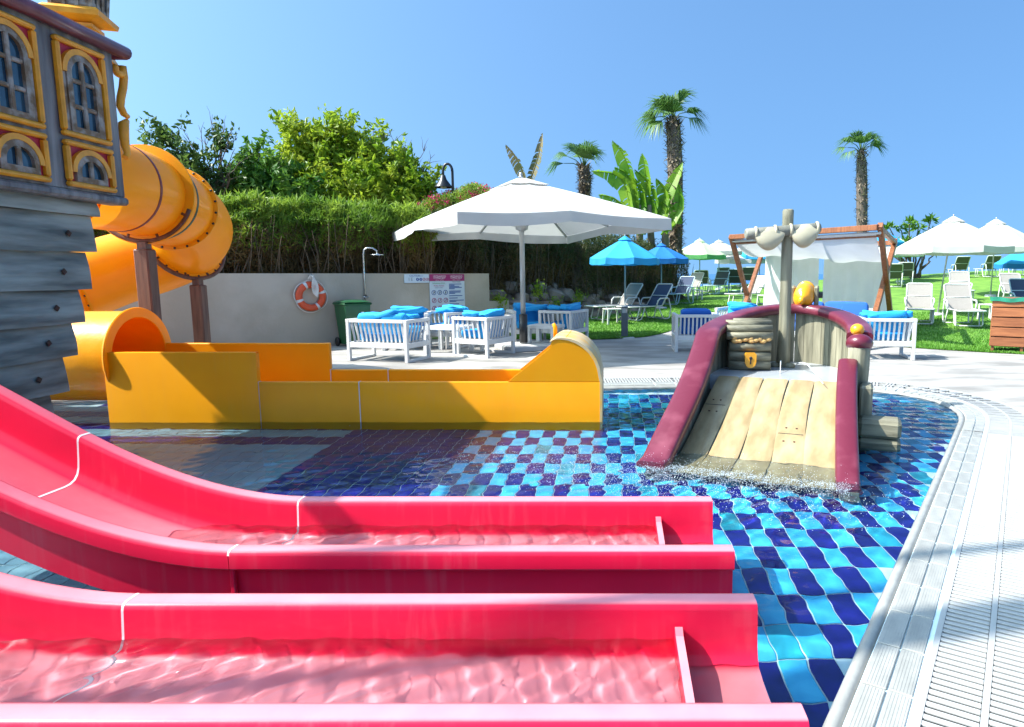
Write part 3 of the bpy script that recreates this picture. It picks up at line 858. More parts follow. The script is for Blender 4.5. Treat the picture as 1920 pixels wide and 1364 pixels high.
# hull planks: clinker, each lower one a little shorter
zs = [2.07, 1.93, 1.61, 1.285, .99, .70, .40, .08]
ends = [6.16, 6.12, 6.06, 5.98, 5.90, 5.80, 5.66]
for k in range(7):
    z1, z0, ye = zs[k], zs[k + 1], ends[k]
    xo = -4.68 - .03 * k
    def pl(u, v, z1=z1, z0=z0, ye=ye, xo=xo, k=k):
        y = SY0 + (ye - SY0) * u
        z = z1 - (z1 - z0) * v + .012 * noise.noise((y * 1.4, k * 7.1, 0)) * v
        bulge = .022 * math.sin(math.pi * min(1, v * .75)) + .016 * v ** 1.5
        x = xo + bulge + .010 * noise.noise((y * 2.2, z * 5, k))
        return (x, y, z)
    mb = MB(); nu_, nv_ = 44, 10; mb.grid(nu_, nv_, pl)
    n0 = nu_ + 1; nV = n0 * (nv_ + 1)
    # end cap and underside turned inwards
    base = len(mb.v)
    lowrow = [nv_ * n0 + i for i in range(n0)]
    ins = [(mb.v[i][0] - .12, mb.v[i][1], mb.v[i][2] + .01) for i in lowrow]; mb.v += ins
    for i in range(nu_): mb.f.append((lowrow[i], lowrow[i + 1], base + i + 1, base + i)); mb.sm.append(False)
    endcol = [j * n0 + nu_ for j in range(nv_ + 1)]; b2 = len(mb.v)
    mb.v += [(mb.v[i][0] - .95, mb.v[i][1] - .02, mb.v[i][2]) for i in endcol]
    for j in range(nv_): mb.f.append((endcol[j], endcol[j + 1], b2 + j + 1, b2 + j)); mb.sm.append(False)
    pk = mb.build('hull_plank', M['hull_wood'], ship, world=True, auto=50)
    if k > 0:
        for yy in (ye - .30, ye - 1.25, ye - 2.2):
            q = pl((yy - SY0) / (ye - SY0), .52); mb = MB(); mb.box((q[0] + .012, q[1], q[2]), (.016, .045, .045), rot=Matrix.Rotation(R(45 + random.uniform(-12, 12)), 3, 'X'), ch=.006)
            mb.build('nail', M['rust'], pk, world=True)
mb = MB(); mb.box((-5.35, 4.95, .9), (.9, 1.4, 2.3)); mb.build('hull_core', M['hull_wood'], ship, world=True)
# windows
def win(yc, w, z0, z1, arch):
    """frame in the plane of the cabin side; a = along Y, b = up"""
    P = lambda a, b, h: (SX + h, yc + a, b)
    hw = w / 2
    mb = MB(); mb.prism([(-hw + .03, z0 + .03), (hw - .03, z0 + .03), (hw - .03, z1 - .03), (-hw + .03, z1 - .03)], P, .001, .012)
    wn_ = mb.build('window', M['spandrel'], ship, world=True)
    t = .045
    for a0, a1, b0, b1 in ((-hw, hw, z1 - t, z1), (-hw, hw, z0, z0 + t), (-hw, -hw + t, z0 + t, z1 - t), (hw - t, hw, z0 + t, z1 - t)):
        mb = MB(); mb.box((SX + .028, yc + (a0 + a1) / 2, (b0 + b1) / 2), (.056, a1 - a0 - .002, b1 - b0 - .002), ch=.014); mb.build('trim', M['trim_yellow'], wn_, world=True)
    ro = hw - t - .004; sp = z1 - t - ro * arch - .004            # springing line
    def arcp(r, n=14): return [(math.cos(math.pi * i / n) * r, sp + math.sin(math.pi * i / n) * (r - ro + ro * arch)) for i in range(n + 1)]
    # yellow arch over the brown frame
    oa, ob = arcp(ro), arcp(ro - .045)
    for lo_, hi_ in ((0, 7), (7, 14)):
        mb = MB(); mb.prism(oa[lo_:hi_ + 1] + ob[lo_:hi_ + 1][::-1], P, .010, .046); mb.build('arch', M['trim_yellow'], wn_, world=True)
    bo, bi = arcp(ro - .046), arcp(ro - .095)
    zb = z0 + t + .002
    outer = bo + [(-ro + .046, zb), (ro - .046, zb)]; inner = bi + [(-ro + .095, zb + .045), (ro - .095, zb + .045)]
    mb = MB(); n = len(outer)
    vs = [P(a, b, .012) for a, b in outer] + [P(a, b, .04) for a, b in outer] + [P(a, b, .044) for a, b in inner] + [P(a, b, .014) for a, b in inner]
    fs = []
    for i in range(n):
        j = (i + 1) % n
        fs += [(i, j, n + j, n + i), (n + i, n + j, 2 * n + j, 2 * n + i), (2 * n + i, 2 * n + j, 3 * n + j, 3 * n + i)]
    mb.add(vs, fs); mb.build('frame', M['frame_wood'], wn_, world=True)
    mb = MB(); mb.prism(inner, P, .0135, .0165); mb.build('pane', M['pane'], wn_, world=True)
    top = sp + (ro - .095 - ro + ro * arch)
    mb = MB(); mb.box((SX + .028, yc, (zb + .04 + top) / 2), (.03, .04, top - zb - .02), ch=.008); mb.build('mullion', M['frame_wood'], wn_, world=True)
    if z1 - z0 > .5:
        for q in (.33, .68):
            z_ = zb + (sp + .09 - zb) * q * 1.05 + .02
            for sgn in (-1, 1):
                mb = MB(); mb.box((SX + .027, yc + sgn * (ro - .095 + .02) / 2, z_), (.026, ro - .095 - .02, .036), ch=.008); mb.build('muntin', M['frame_wood'], wn_, world=True)
    # side posts of the yellow surround below the arch
    for sgn in (-1, 1):
        if sp - zb > .1:
            mb = MB(); mb.box((SX + .02, yc + sgn * (ro - .024), (zb + sp) / 2), (.02, .04, sp - zb), ch=.005); mb.build('jamb', M['frame_wood'], wn_, world=True)
for yc in (5.945, 5.235, 4.525):
    win(yc, .535, 2.555, 3.345, 1.0); win(yc, .535, 2.145, 2.525, .95)
# scroll ornament on the corner
def spiral(c, r0, r1, a0, a1, n=18): return [(c[0] + (r0 + (r1 - r0) * i / n) * math.cos(a0 + (a1 - a0) * i / n), c[1] + (r0 + (r1 - r0) * i / n) * math.sin(a0 + (a1 - a0) * i / n)) for i in range(n + 1)]
def scroll_path():
    DY = .19
    top = spiral((6.26, 3.30), .02, .075, R(-200), R(60 - 30), 14)
    s_ = [(6.335, 3.24), (6.31, 3.14), (6.27, 3.04), (6.25, 2.96), (6.29, 2.90), (6.34, 2.885)]
    low = [(6.325, 2.85), (6.27, 2.80), (6.255, 2.70), (6.265, 2.60), (6.285, 2.54), (6.25, 2.50)]
    return top, s_, low
top, s_, low = scroll_path()
for pts, rad in ((top + s_, [.028] * 6 + [.034] * (len(top) + len(s_) - 8) + [.03, .022]), (low, [.02, .045, .046, .036, .03, .028])):
    mb = MB(); mb.tube([(SX - .02, a + .19, b) for a, b in pts], rad, 10); mb.build('scroll_ornament', M['trim_yellow'], ship, world=True)
# stern lantern: yellow pedestal, tray and glazed case
mb = MB(); mb.box((-5.32, 6.62, 3.30), (.84, .46, .22), ch=.02); mb.build('stern_deck', M['cabin_wood'], ship, world=True)
LC = Vector((-4.98, 6.60, 0)); LK = .72; LB = 3.43
def lz(z): return LB + (z - 3.44) * LK
def sq(mb, prof, c, rz):
    k = len(prof); vs = []
    for r, z in prof:
        for a in range(4): vs.append((c.x + LK * r * math.cos(rz + a * math.pi / 2), c.y + LK * r * math.sin(rz + a * math.pi / 2), lz(z)))
    fs = [(j * 4 + i, j * 4 + (i + 1) % 4, (j + 1) * 4 + (i + 1) % 4, (j + 1) * 4 + i) for j in range(k - 1) for i in range(4)]
    return mb.add(vs, fs + [(3, 2, 1, 0), tuple((k - 1) * 4 + i for i in range(4))])
mb = MB(); sq(mb, [(.42, 3.44), (.36, 3.53), (.24, 3.66), (.20, 3.76), (.27, 3.79), (.27, 3.83), (.20, 3.85), (.44, 3.90), (.46, 3.96), (.40, 4.0), (.26, 4.02)], LC, R(62))
lantern = mb.build('lantern_pedestal', M['trim_yellow'], ship, world=True)
mb = MB(); sq(mb, [(.25, 4.02), (.30, 4.05), (.36, 4.55), (.40, 4.60), (.05, 4.85)], LC, R(62)); mb.build('lantern_case', M['pane'], lantern, world=True)
for a in range(4):
    for f in (0, .33, .66):
        t0 = R(62) + a * math.pi / 2; t1 = t0 + math.pi / 2
        def cp(r, z): 
            p = Vector((math.cos(t0), math.sin(t0), 0)).lerp(Vector((math.cos(t1), math.sin(t1), 0)), f) * r * LK
            return (LC.x + p.x, LC.y + p.y, lz(z))
        mb = MB(); mb.bar(cp(.305, 4.02), cp(.37, 4.56), .034, .034); mb.build('lantern_bar', M['frame_wood'], lantern, world=True)
mb = MB(); sq(mb, [(.30, 4.02), (.32, 4.04), (.32, 4.09), (.30, 4.10)], LC, R(62)); mb.build('lantern_rim', M['frame_wood'], lantern, world=True)
# unseen masts added out of frame to cast shadow bands over slides and coping
for x, y, r, h in ((-6.1, 1.16, .14, 10.2), (-6.3, 1.76, .055, 10.0)):
    mb = MB(); mb.tube([(x, y, -.35), (x, y, 7.0), (x, y, 7.4), (x, y, h)], [.05, .05, r, r * .9], 12); mb.build('mast', M['frame_wood'], ship, world=True)

# ================================================================== half-sunk boat slide
M['plank'] = wood('pale_painted_planks', (.30, .215, .10), (.45, .345, .185), 'Y', 2.4, .35, .10, coat=.4, rand=.06)
M['log'] = wood('olive_grey_painted_wood', (.12, .115, .075), (.30, .28, .19), 'Z', 4.0, .6, .3)
M['hull_in'] = wood('olive_boat_planking', (.13, .125, .085), (.33, .31, .22), 'Z', 4.0, .55, .2)
M['platform'] = mat('grey_wet_platform', (.40, .43, .46), .3, var=.1, scale=5, coat=.3)
M['canvas'] = mat('cream_sculpted_sail', (.44, .40, .28), .6, var=.15, scale=6, bump=.15, bscale=10)
M['gold'] = mat('golden_yellow_paint', (.85, .36, .01), .3, var=.08, scale=8, coat=.4)
M['coin'] = mat('tan_gold_coin', (.66, .40, .14), .45, var=.15, scale=9)
BO = Vector((1.015, 4.83, 0)); BA = math.atan2(-.365, .93)
boat = thing('boat_slide', 'wooden pirate boat slide with maroon rim and mast pouring into the pool', 'water slide', (BO.x, BO.y, WATER_Z), BA)
bz = -WATER_Z
def B(u, v, z): return (u, v, z + bz)
PZ = .45                                                       # platform height
def slide_z(v):
    """plank surface: level lip, then a chute flattening under water"""
    t = max(0, min(1, v / 1.42))
    return -.12 + (PZ + .12) * (t * t * (3 - 2 * t) * .35 + t * .65)
VL = 1.42
def hw(v): return .56 + .08 * max(0, 1 - v / 1.42) ** 1.5      # half width, flared at the foot
# five painted planks; grooves between them
edges = [-1, -.62, -.22, .18, .58, 1.0]
for a, b in zip(edges[:-1], edges[1:]):
    def sp_(u, v, a=a, b=b):
        vv = -.16 + (VL + .16) * v; x = (a + (b - a) * u) * hw(vv)
        x += (-.003 if u > .99 else .003 if u < .01 else 0) + .008 * math.sin(vv * 5 + a * 3) * (0 if a == -1 and u < .01 else 1)
        e = min(u, 1 - u); z = slide_z(vv) - (.008 if e < .02 else 0)
        return B(x, vv, z)
    mb = MB(); mb.grid(8, 26, sp_); mb.build('chute_plank', M['plank'], boat, fix=False)
mb = MB(); mb.grid(2, 20, lambda u, v: B((-1 + 2 * u) * hw(-.16 + (VL + .16) * v), -.16 + (VL + .16) * v, slide_z(-.16 + (VL + .16) * v) - .022)); mb.build('chute_bed', M['hull_in'], boat, fix=False)
for x0, x1, v in ((.20, .56, .62), (-.98, -.64, .92)):
    mb = MB(); zz = slide_z(v); k = hw(v)
    mb.bar(B(x0 * k + .005, v, zz + .0005), B(x1 * k - .012, v, zz + .0005), .007, .004); mb.build('butt_joint', M['channel'], boat)
    for dx in (.06, -.06):
        for dv in (-.09, .07):
            q = x0 * k + .06 if dx > 0 else x1 * k - .07
            mb = MB(); mb.lathe([(0, .004), (.009, .003), (.01, -.01)], 8, B(q, v + dv, slide_z(v + dv) + .001)); mb.build('peg', M['rust'], boat)
# platform
VB = 2.72                                                      # inside of the bow wall on the centre line
def bow(s):
    """inner line of the upper works: s from -1 (port, low) over the bow to 1 (starboard)"""
    a = s * R(96); k = .66
    return (math.sin(a) * (k if abs(s) < .9 else k), 1.62 + (math.cos(a)) * (VB - 1.62) * (1 if math.cos(a) > 0 else .5))
plat = [(-.66, VL), (.66, VL)] + [bow(1 - 2 * i / 20) for i in range(21)]
mb = MB(); mb.prism(plat, lambda a, b, h: B(a, b, h), PZ - .14, PZ); mb.build('platform', M['platform'], boat)
# upright boards round the bow (each a piece)
NBRD = 22
def rail_z(s): return .83 + .20 * math.cos(s * R(90)) ** 1.2
for i in range(NBRD):
    s0, s1 = -1 + 2 * i / NBRD, -1 + 2 * (i + 1) / NBRD
    (a0, b0), (a1, b1) = bow(s0 + .002), bow(s1 - .002)
    d = Vector((a1 - a0, b1 - b0, 0)).normalized(); nn = Vector((-d.y, d.x, 0)) * .05
    zt0, zt1 = rail_z(s0) - .02, rail_z(s1) - .02
    mb = MB()
    q = [(a0, b0), (a1, b1), (a1 + nn.x, b1 + nn.y), (a0 + nn.x, b0 + nn.y)]
    jz = random.uniform(-.004, .004); q = [(x + nn.x * jz * 10, y + nn.y * jz * 10) for x, y in q]
    mb.add([B(x, y, -.3) for x, y in q] + [B(q[0][0], q[0][1], zt0), B(q[1][0], q[1][1], zt1), B(q[2][0], q[2][1], zt1), B(q[3][0], q[3][1], zt0)], [(3, 2, 1, 0), (4, 5, 6, 7), (0, 1, 5, 4), (1, 2, 6, 5), (2, 3, 7, 6), (3, 0, 4, 7)])
    mb.build('bow_board', M['hull_in'], boat)
# port side wall running down the chute with the maroon rim as one sweep
def side_pts(sgn):
    pts = []
    for i in range(15):
        v = -.20 + (1.62 + .20) * i / 14
        pts.append((sgn * (hw(v) + .045 + .085 * max(0, min(1, (v - .5) / 1.1)) ** 1.5), v))
    return pts
def port_z(v):
    t = max(0, min(1, (v + .1) / 1.72)); return -.06 + .93 * t ** .92
pp = side_pts(-1)
mb = MB()
vs = []
for a, b in pp:
    vs += [B(a + .03, b, -.3), B(a + .03, b, port_z(b)), B(a - .05, b, port_z(b)), B(a - .05, b, -.3)]
fs = []
for i in range(len(pp) - 1):
    for k in range(4): fs.append((i * 4 + k, i * 4 + (k + 1) % 4, (i + 1) * 4 + (k + 1) % 4, (i + 1) * 4 + k))
mb.add(vs, fs); mb.build('side_wall', M['hull_in'], boat)
def rim(path, w, t, name):
    """rounded rectangular rim along points (u, v, z)"""
    prof = []
    for k in range(16):
        a = 2 * math.pi * k / 16; c, s = math.cos(a), math.sin(a)
        prof.append((math.copysign(abs(c) ** .55, c) * w / 2, math.copysign(abs(s) ** .55, s) * t / 2))
    pts = [Vector(p) for p in path]; fns = []
    for i, p in enumerate(pts):
        d = (pts[min(i + 1, len(pts) - 1)] - pts[max(i - 1, 0)]).normalized()
        side = d.cross(Vector((0, 0, 1)))
        if side.length < .2: side = Vector((1, 0, 0))
        side.normalize(); up = side.cross(d).normalized()
        fns.append(lambda a, b, p=p, side=side, up=up: B(*(p + side * a + up * b)))
    mb = MB(); mb.sweep(prof, fns, smooth=True); return mb.build(name, M['maroon'], boat, auto=50)
path = [(a - .01, b, port_z(b) + .02) for a, b in pp[:-1]] + [(bow(s)[0] * 1.06, bow(s)[1] + .03, rail_z(s) + .01) for s in [-.95 + 1.93 * i / 26 for i in range(27)]]
rim(path, .235, .11, 'maroon_rim')
# starboard: post with cap and ball, then the low maroon cheek
s1 = bow(.97)
mb = MB(); mb.lathe([(.085, -.3), (.085, .3), (.095, .6), (.098, .80), (.06, .84)], 16, B(.70, 1.50, 0)); mb.build('rim_post', M['log'], boat)
mb = MB(); mb.sphere(B(.70, 1.51, .80), .125, 18, 12, (.95, 1.05, .68), Matrix.Rotation(R(-14), 3, 'X')); mb.build('rim_cap', M['maroon'], boat)
mb = MB(); mb.sphere(B(.675, 1.60, .915), .062, 16, 10, (1, 1, .9)); mb.build('ball', M['gold'], boat)
def star_z(v): return -.10 + .72 * max(0, min(1, (v + .1) / 1.5)) ** .95
rim([(hw(v) + .055, v, star_z(v)) for v in [-.20 + 1.62 * i / 14 for i in range(15)]], .17, .11, 'maroon_cheek')
mb = MB(); vs = []
qq = [(hw(-.2 + 1.62 * i / 12) + .055, -.2 + 1.62 * i / 12) for i in range(13)]
for a, b in qq: vs += [B(a - .045, b, -.3), B(a - .045, b, star_z(b)), B(a + .065, b, star_z(b)), B(a + .065, b, -.3)]
fs = [(i * 4 + k, i * 4 + (k + 1) % 4, (i + 1) * 4 + (k + 1) % 4, (i + 1) * 4 + k) for i in range(12) for k in range(4)] + [(0, 1, 2, 3), (48, 49, 50, 51)]
mb.add(vs, fs); mb.build('cheek_wall', M['hull_in'], boat)
# stepped timber ledge outside the starboard cheek
mb = MB(); mb.box(B(.78, 1.32, .06), (.11, .26, .80), ch=.02); mb.build('ledge_post', M['hull_in'], boat)
M['log_x'] = wood('olive_grey_log', (.10, .095, .06), (.27, .25, .17), 'X', 4, .6, .35)
for k, z in enumerate((.13, -.03)):
    mb = MB(); mb.box(B(.90, 1.12, z), (.34, .26, .155), ch=.03); mb.build('ledge_log', M['log_x'], boat)
# mast and yard with furled sail
mb = MB(); mb.tube([B(-.06, 2.27, PZ - .05), B(-.056, 2.27, .8), B(-.058, 2.27, 1.4), B(-.06, 2.27, 1.98), B(-.06, 2.27, 2.06), B(-.06, 2.27, 2.075)], [.075, .062, .058, .056, .057, .045], 16); mast = mb.build('mast', M['log'], boat)
yz = 1.855
yd = Vector((.93, .365, 0)); ym = Matrix.Rotation(-BA, 3, 'Z')
def YP(t, o=0, z=0): return B(*(Vector((-.06, 2.205, 0)) + ym @ (Vector((math.cos(R(3)), math.sin(R(3)) * 1, .085)) * t + Vector((0, -o, z))) + Vector((0, 0, yz))))
mb = MB(); mb.tube([YP(-.425), YP(-.41), YP(0), YP(.33), YP(.345)], [.045, .058, .056, .054, .042], 14); yard = mb.build('yard', mat('grey_log', (.16, .16, .13), .6, second=(.27, .27, .22), scale=6, bump=.3, bscale=20), boat)
def swag(t0, t1, drop):
    def fn(u, v):
        t = t0 + (t1 - t0) * u; a = v * 2 * math.pi
        sag = math.sin(math.pi * u) ** .7
        c = Vector((0, 0, -.03 - drop * sag * .55))
        r = .028 + .045 * sag
        fold = 1 + .12 * math.sin(3 * a + 2)
        p = Vector((math.sin(a) * r * fold * .8, math.cos(a) * (r + drop * sag * .5) * fold, 0))
        return YP(t, .03 + p.x, c.z + p.y)
    mb = MB(); mb.grid(16, 18, fn); return mb.build('furled_sail', M['canvas'], boat, fix=True)
swag(-.33, -.03, .085); swag(.04, .32, .09)
for t in (-.32, -.12, .04, .31):
    mb = MB(); c = Vector(YP(t, 0, 0)); mb.lathe([(.060, -.016), (.07, -.008), (.07, .008), (.060, .016)], 16, c, ym @ Matrix(((0, 0, 1), (1, 0, 0), (0, 1, 0)))); mb.build('lashing', M['canvas'], boat)
# rope coil at the mast foot
for dx, dy, r in ((.075, -.05, .045), (-.085, -.055, .04)):
    mb = MB(); mb.sphere(B(dx - .06, 2.27 + dy, PZ + .02), r, 12, 8, (1.3, 1, .8)); mb.build('mast_foot_knot', M['log'], boat)
# little cannon on the rim
cz = 1.10
cb = Vector((.085, 2.80, cz))
mb = MB(); ax = Vector((-.08, -.95, -.22)).normalized(); mm = Matrix.Diagonal((1, 1, 1.25)) @ basis(ax)
mb.lathe([(0, -.17), (.055, -.165), (.09, -.13), (.105, -.04), (.112, .05), (.104, .11), (.082, .15), (.034, .165), (.036, .195), (.024, .22), (0, .225)], 20, B(*(cb + Vector((0, 0, .09)))), mm)
can = mb.build('cannon', M['gold'], boat)
mb = MB(); mb.lathe([(.100, -.02), (.113, -.015), (.113, .015), (.100, .02)], 20, B(*(cb + Vector((0, 0, .09)) + ax * -.06)), mm); mb.build('cannon_band', M['gold'], can)
for sx in (-1, 1):
    mb = MB(); mb.box(B(cb.x + sx * .125, cb.y - .0, cz + .04), (.045, .11, .30), ch=.012, rot=Matrix.Rotation(R(10), 3, 'X')); mb.build('cannon_bracket', M['log'], can)
    mb = MB(); mb.tube([B(cb.x + sx * .10, cb.y - .01, cz + .09), B(cb.x + sx * .19, cb.y - .01, cz + .09)], .033, 12); mb.build('trunnion', M['channel'], can)
# treasure chest
CHX, CHV = -.385, 2.02
chest_rz = -BA - R(4)
crot = Matrix.Rotation(chest_rz, 3, 'Z')
def CP(x, y, z): return Vector(B(CHX, CHV, PZ)) + crot @ Vector((x, y, z))
mb = MB(); mb.box(CP(0, .05, .15), (.42, .34, .30), rz=chest_rz, ch=.02); chest = mb.build('chest', M['log_x'], boat)
for k in range(3):
    mb = MB(); mb.tube([CP(-.205, -.125, .05 + k * .095), CP(0, -.135, .05 + k * .095), CP(.205, -.125, .05 + k * .095)], .05, 10); mb.build('chest_log', M['log_x'], chest)
lidp = [(-.15, .36), (-.12, .43), (-.03, .475), (.08, .485), (.20, .46), (.22, .36)]
mb = MB(); mb.prism(lidp, lambda a, b, h: tuple(CP(h, a, b)), -.235, .215); mb.build('chest_lid', M['log_x'], chest)
for k in range(4):
    mb = MB(); a, b = lidp[k]; mb.tube([CP(-.24, a, b - .01), CP(.22, a, b - .01)], .04, 8); mb.build('lid_log', M['log_x'], chest)
for x, z in ((-.17, .335), (-.12, .30), (-.155, .298), (-.06, .315), (0, .345), (.005, .30), (.045, .31), (.08, .325), (.12, .30), (.17, .32), (-.01, .325)):
    mb = MB(); mb.sphere(CP(x, -.165, z), .034, 10, 7, (1.15, .6, .7)); mb.build('coin', M['coin'], chest)
for o_ in boat.children: o_.cycles.is_caustics_receiver = True
pad = [(math.cos(a) * .055, .10 + math.sin(a) * .065) for a in [R(180 + 18 * i) for i in range(11)]] + [(.058, .17), (.045, .185), (-.045, .185), (-.058, .17)]
mb = MB(); mb.prism(pad, lambda a, b, h: tuple(CP(a - .005, h - .21, b)), -.035, .03); lock = mb.build('padlock', M['gold'], chest)
mb = MB(); mb.sphere(CP(-.005, -.246, .135), .018, 10, 6, (1, .3, 1)); mb.box(CP(-.005, -.2455, .10), (.014, .006, .05)); mb.build('keyhole', M['bolt'], lock)
# ================================================================== furniture materials
M['white_paint'] = mat('white_powder_coat', (.62, .62, .61), .4, var=.03, scale=8, rand=.02)
M['blue_cushion'] = mat('azure_cushion', (.012, .33, .72), .8, second=(.006, .16, .52), scale=2.2, bump=.25, bscale=5, mix2=(.5, .7))
M['royal_cushion'] = mat('royal_blue_cushion', (.010, .10, .42), .8, second=(.008, .15, .55), scale=2, bump=.2, bscale=5)
M['canopy_white'] = mat('white_canopy_cloth', (.60, .59, .56), .8, var=.03, scale=3, trans=.28, bump=.08, bscale=4)
M['canopy_blue'] = mat('sky_blue_canopy', (.030, .36, .70), .8, var=.1, scale=3, trans=.25)
M['canopy_deep'] = mat('deep_blue_canopy', (.015, .19, .55), .8, var=.1, scale=3, trans=.25)
M['canopy_green'] = mat('pale_green_canopy', (.55, .68, .44), .8, var=.08, scale=3, trans=.25)
M['valance_green'] = mat('leaf_green_valance', (.12, .42, .13), .8, var=.1, scale=3, trans=.2)
M['pole_grey'] = mat('grey_aluminium', (.42, .43, .42), .35, metal=.3, var=.05)
M['pole_teal'] = mat('blue_grey_pole', (.22, .30, .33), .4, var=.05)
M['black'] = mat('black_sleeve', (.02, .02, .022), .4, var=.2, bump=.15, bscale=14)
M['grey_block'] = mat('grey_concrete_block', (.42, .43, .43), .7, var=.08, scale=6)
M['taupe'] = mat('taupe_mesh_sling', (.30, .275, .25), .85, var=.05, scale=30, trans=.12)
M['navy'] = mat('navy_mesh_sling', (.035, .055, .105), .8, var=.08, scale=30, trans=.05)
M['charcoal'] = mat('charcoal_mesh_sling', (.06, .07, .07), .8, var=.08, scale=30, trans=.05)
M['olive_sling'] = mat('olive_mesh_sling', (.075, .085, .055), .8, var=.08, scale=30, trans=.05)
M['frame_white'] = mat('white_lounger_frame', (.56, .58, .55), .4, var=.04)
M['frame_blue'] = mat('pale_blue_lounger_frame', (.40, .55, .60), .4, var=.04)
M['teak'] = wood('orange_stained_timber', (.18, .062, .024), (.30, .11, .042), 'Z', 5, .5, .15, rand=.1)
M['curtain'] = mat('white_curtain_cloth', (.74, .74, .73), .85, var=.04, scale=3, trans=.3)
M['green_plastic'] = mat('dark_green_plastic', (.012, .085, .03), .4, var=.15)
M['liner'] = mat('green_bin_liner', (.02, .20, .12), .3, var=.2)
M['orange_ring'] = mat('orange_life_ring', (.66, .085, .025), .5, var=.12, scale=5, bump=.1, bscale=20)
M['white_rope'] = mat('white_rope', (.68, .66, .62), .8, var=.1)
M['steel'] = mat('stainless_steel', (.60, .62, .62), .25, metal=.9, var=.05)
M['lamp_black'] = mat('black_lamp_enamel', (.015, .017, .02), .35, var=.1)
M['lamp_glass'] = mat('frosted_lamp_glass', (.7, .72, .7), .3, trans=.3)

def pillow(mb, c, size, rot=None, ex=.42, n=20, m=12, crease=.06, seed=0):
    c = Vector(c); rot = rot or Matrix.Identity(3); vs = []
    pw = lambda x, e: math.copysign(abs(x) ** e, x)
    for j in range(m + 1):
        t = -math.pi / 2 + math.pi * j / m
        for i in range(n):
            a = 2 * math.pi * i / n
            p = Vector((pw(math.cos(t), ex) * pw(math.cos(a), ex), pw(math.cos(t), ex) * pw(math.sin(a), ex), pw(math.sin(t), ex)))
            k = 1 + crease * noise.noise((p.x * 1.7 + seed, p.y * 1.7, p.z * 1.7))
            vs.append(c + rot @ Vector((p.x * size[0] / 2 * k, p.y * size[1] / 2 * k, p.z * size[2] / 2 * k)))
    fs = [(j * n + i, j * n + (i + 1) % n, (j + 1) * n + (i + 1) % n, (j + 1) * n + i) for j in range(m) for i in range(n)]
    mb.add(vs, fs, True); return mb

# ---- slatted armchair / sofa (front towards -y)
def seat_unit(W, Dp, H=.69, royal=False, nb=9, ns=6, blanket=0):
    root = thing('armchair', 'x', 'armchair')
    t = .055; SZ = .27
    wm_ = M['white_paint']
    for sx in (-1, 1):
        x = sx * (W / 2 - t / 2)
        for y in (-Dp / 2 + t / 2, Dp / 2 - t / 2):
            mb = MB(); mb.box((x, y, (H - t) / 2), (t, t, H - t - .002), ch=.004); mb.build('leg', wm_, root)
        mb = MB(); mb.box((x, 0, H - t / 2), (t + .012, Dp, t), ch=.005); mb.build('arm_rail', wm_, root)
        mb = MB(); mb.box((x, 0, .022), (t - .004, Dp - 2 * t - .002, .042), ch=.004); mb.build('floor_rail', wm_, root)
        mb = MB(); mb.box((x, 0, SZ), (t - .006, Dp - 2 * t - .002, .085), ch=.004); mb.build('seat_rail', wm_, root)
    mb = MB(); mb.box((0, Dp / 2 - t / 2, H - t / 2), (W - 2 * t - .014, t, t), ch=.005); mb.build('top_rail', wm_, root)
    for y in (Dp / 2 - t / 2, -Dp / 2 + t / 2):
        mb = MB(); mb.box((0, y, SZ), (W - 2 * t - .002, t - .006, .085), ch=.004); mb.build('seat_rail', wm_, root)
    # bowed slats
    h0, h1 = SZ + .03, H - t
    def slat_mesh():
        mb = MB(); n = 5; vs = []
        for i in range(n + 1):
            z = h0 + (h1 - h0) * i / n; o = -.055 * math.sin(math.pi * .5 * (1 - i / n)) ** 2
            for a, b in ((-.016, -.009), (.016, -.009), (.016, .009), (-.016, .009)): vs.append((a, b + o, z))
        fs = [(i * 4 + k, i * 4 + (k + 1) % 4, (i + 1) * 4 + (k + 1) % 4, (i + 1) * 4 + k) for i in range(n) for k in range(4)]
        mb.add(vs, fs); return mb.mesh('slat', wm_)
    sm_ = slat_mesh()
    for i in range(nb):
        x = -W / 2 + t + (W - 2 * t) * (i + .6) / (nb + .2); link_mesh('slat', sm_, root, (x, Dp / 2 - t / 2 - .004, 0))
    for sx in (-1, 1):
        for i in range(ns):
            y = -Dp / 2 + t + (Dp - 2 * t) * (i + .6) / (ns + .2); link_mesh('slat', sm_, root, (sx * (W / 2 - t / 2 - .003), y, 0), (0, 0, -sx * R(90)))
    cm = M['royal_cushion'] if royal else M['blue_cushion']
    mb = MB(); pillow(mb, (0, -.03, SZ + .115), (W - 2 * t - .13, Dp - .20, .14), ex=.25, crease=.03); mb.build('seat_cushion', cm, root)
    nc = 1 if W < 1 else 2
    for k in range(nc):
        w = (W - 2 * t - .12) / nc
        mb = MB(); pillow(mb, ((k - (nc - 1) / 2) * w, Dp / 2 - .215, SZ + .30), (w - .01, .16, .44), Matrix.Rotation(R(-10), 3, 'X'), .3, crease=.08, seed=k * 3 + W); mb.build('back_cushion', cm, root)
    return root
T = {'arm': seat_unit(.84, .74), 'sofa': seat_unit(1.12, .72, nb=13, ns=6), 'royal': seat_unit(.80, .74, royal=True)}
used = set()
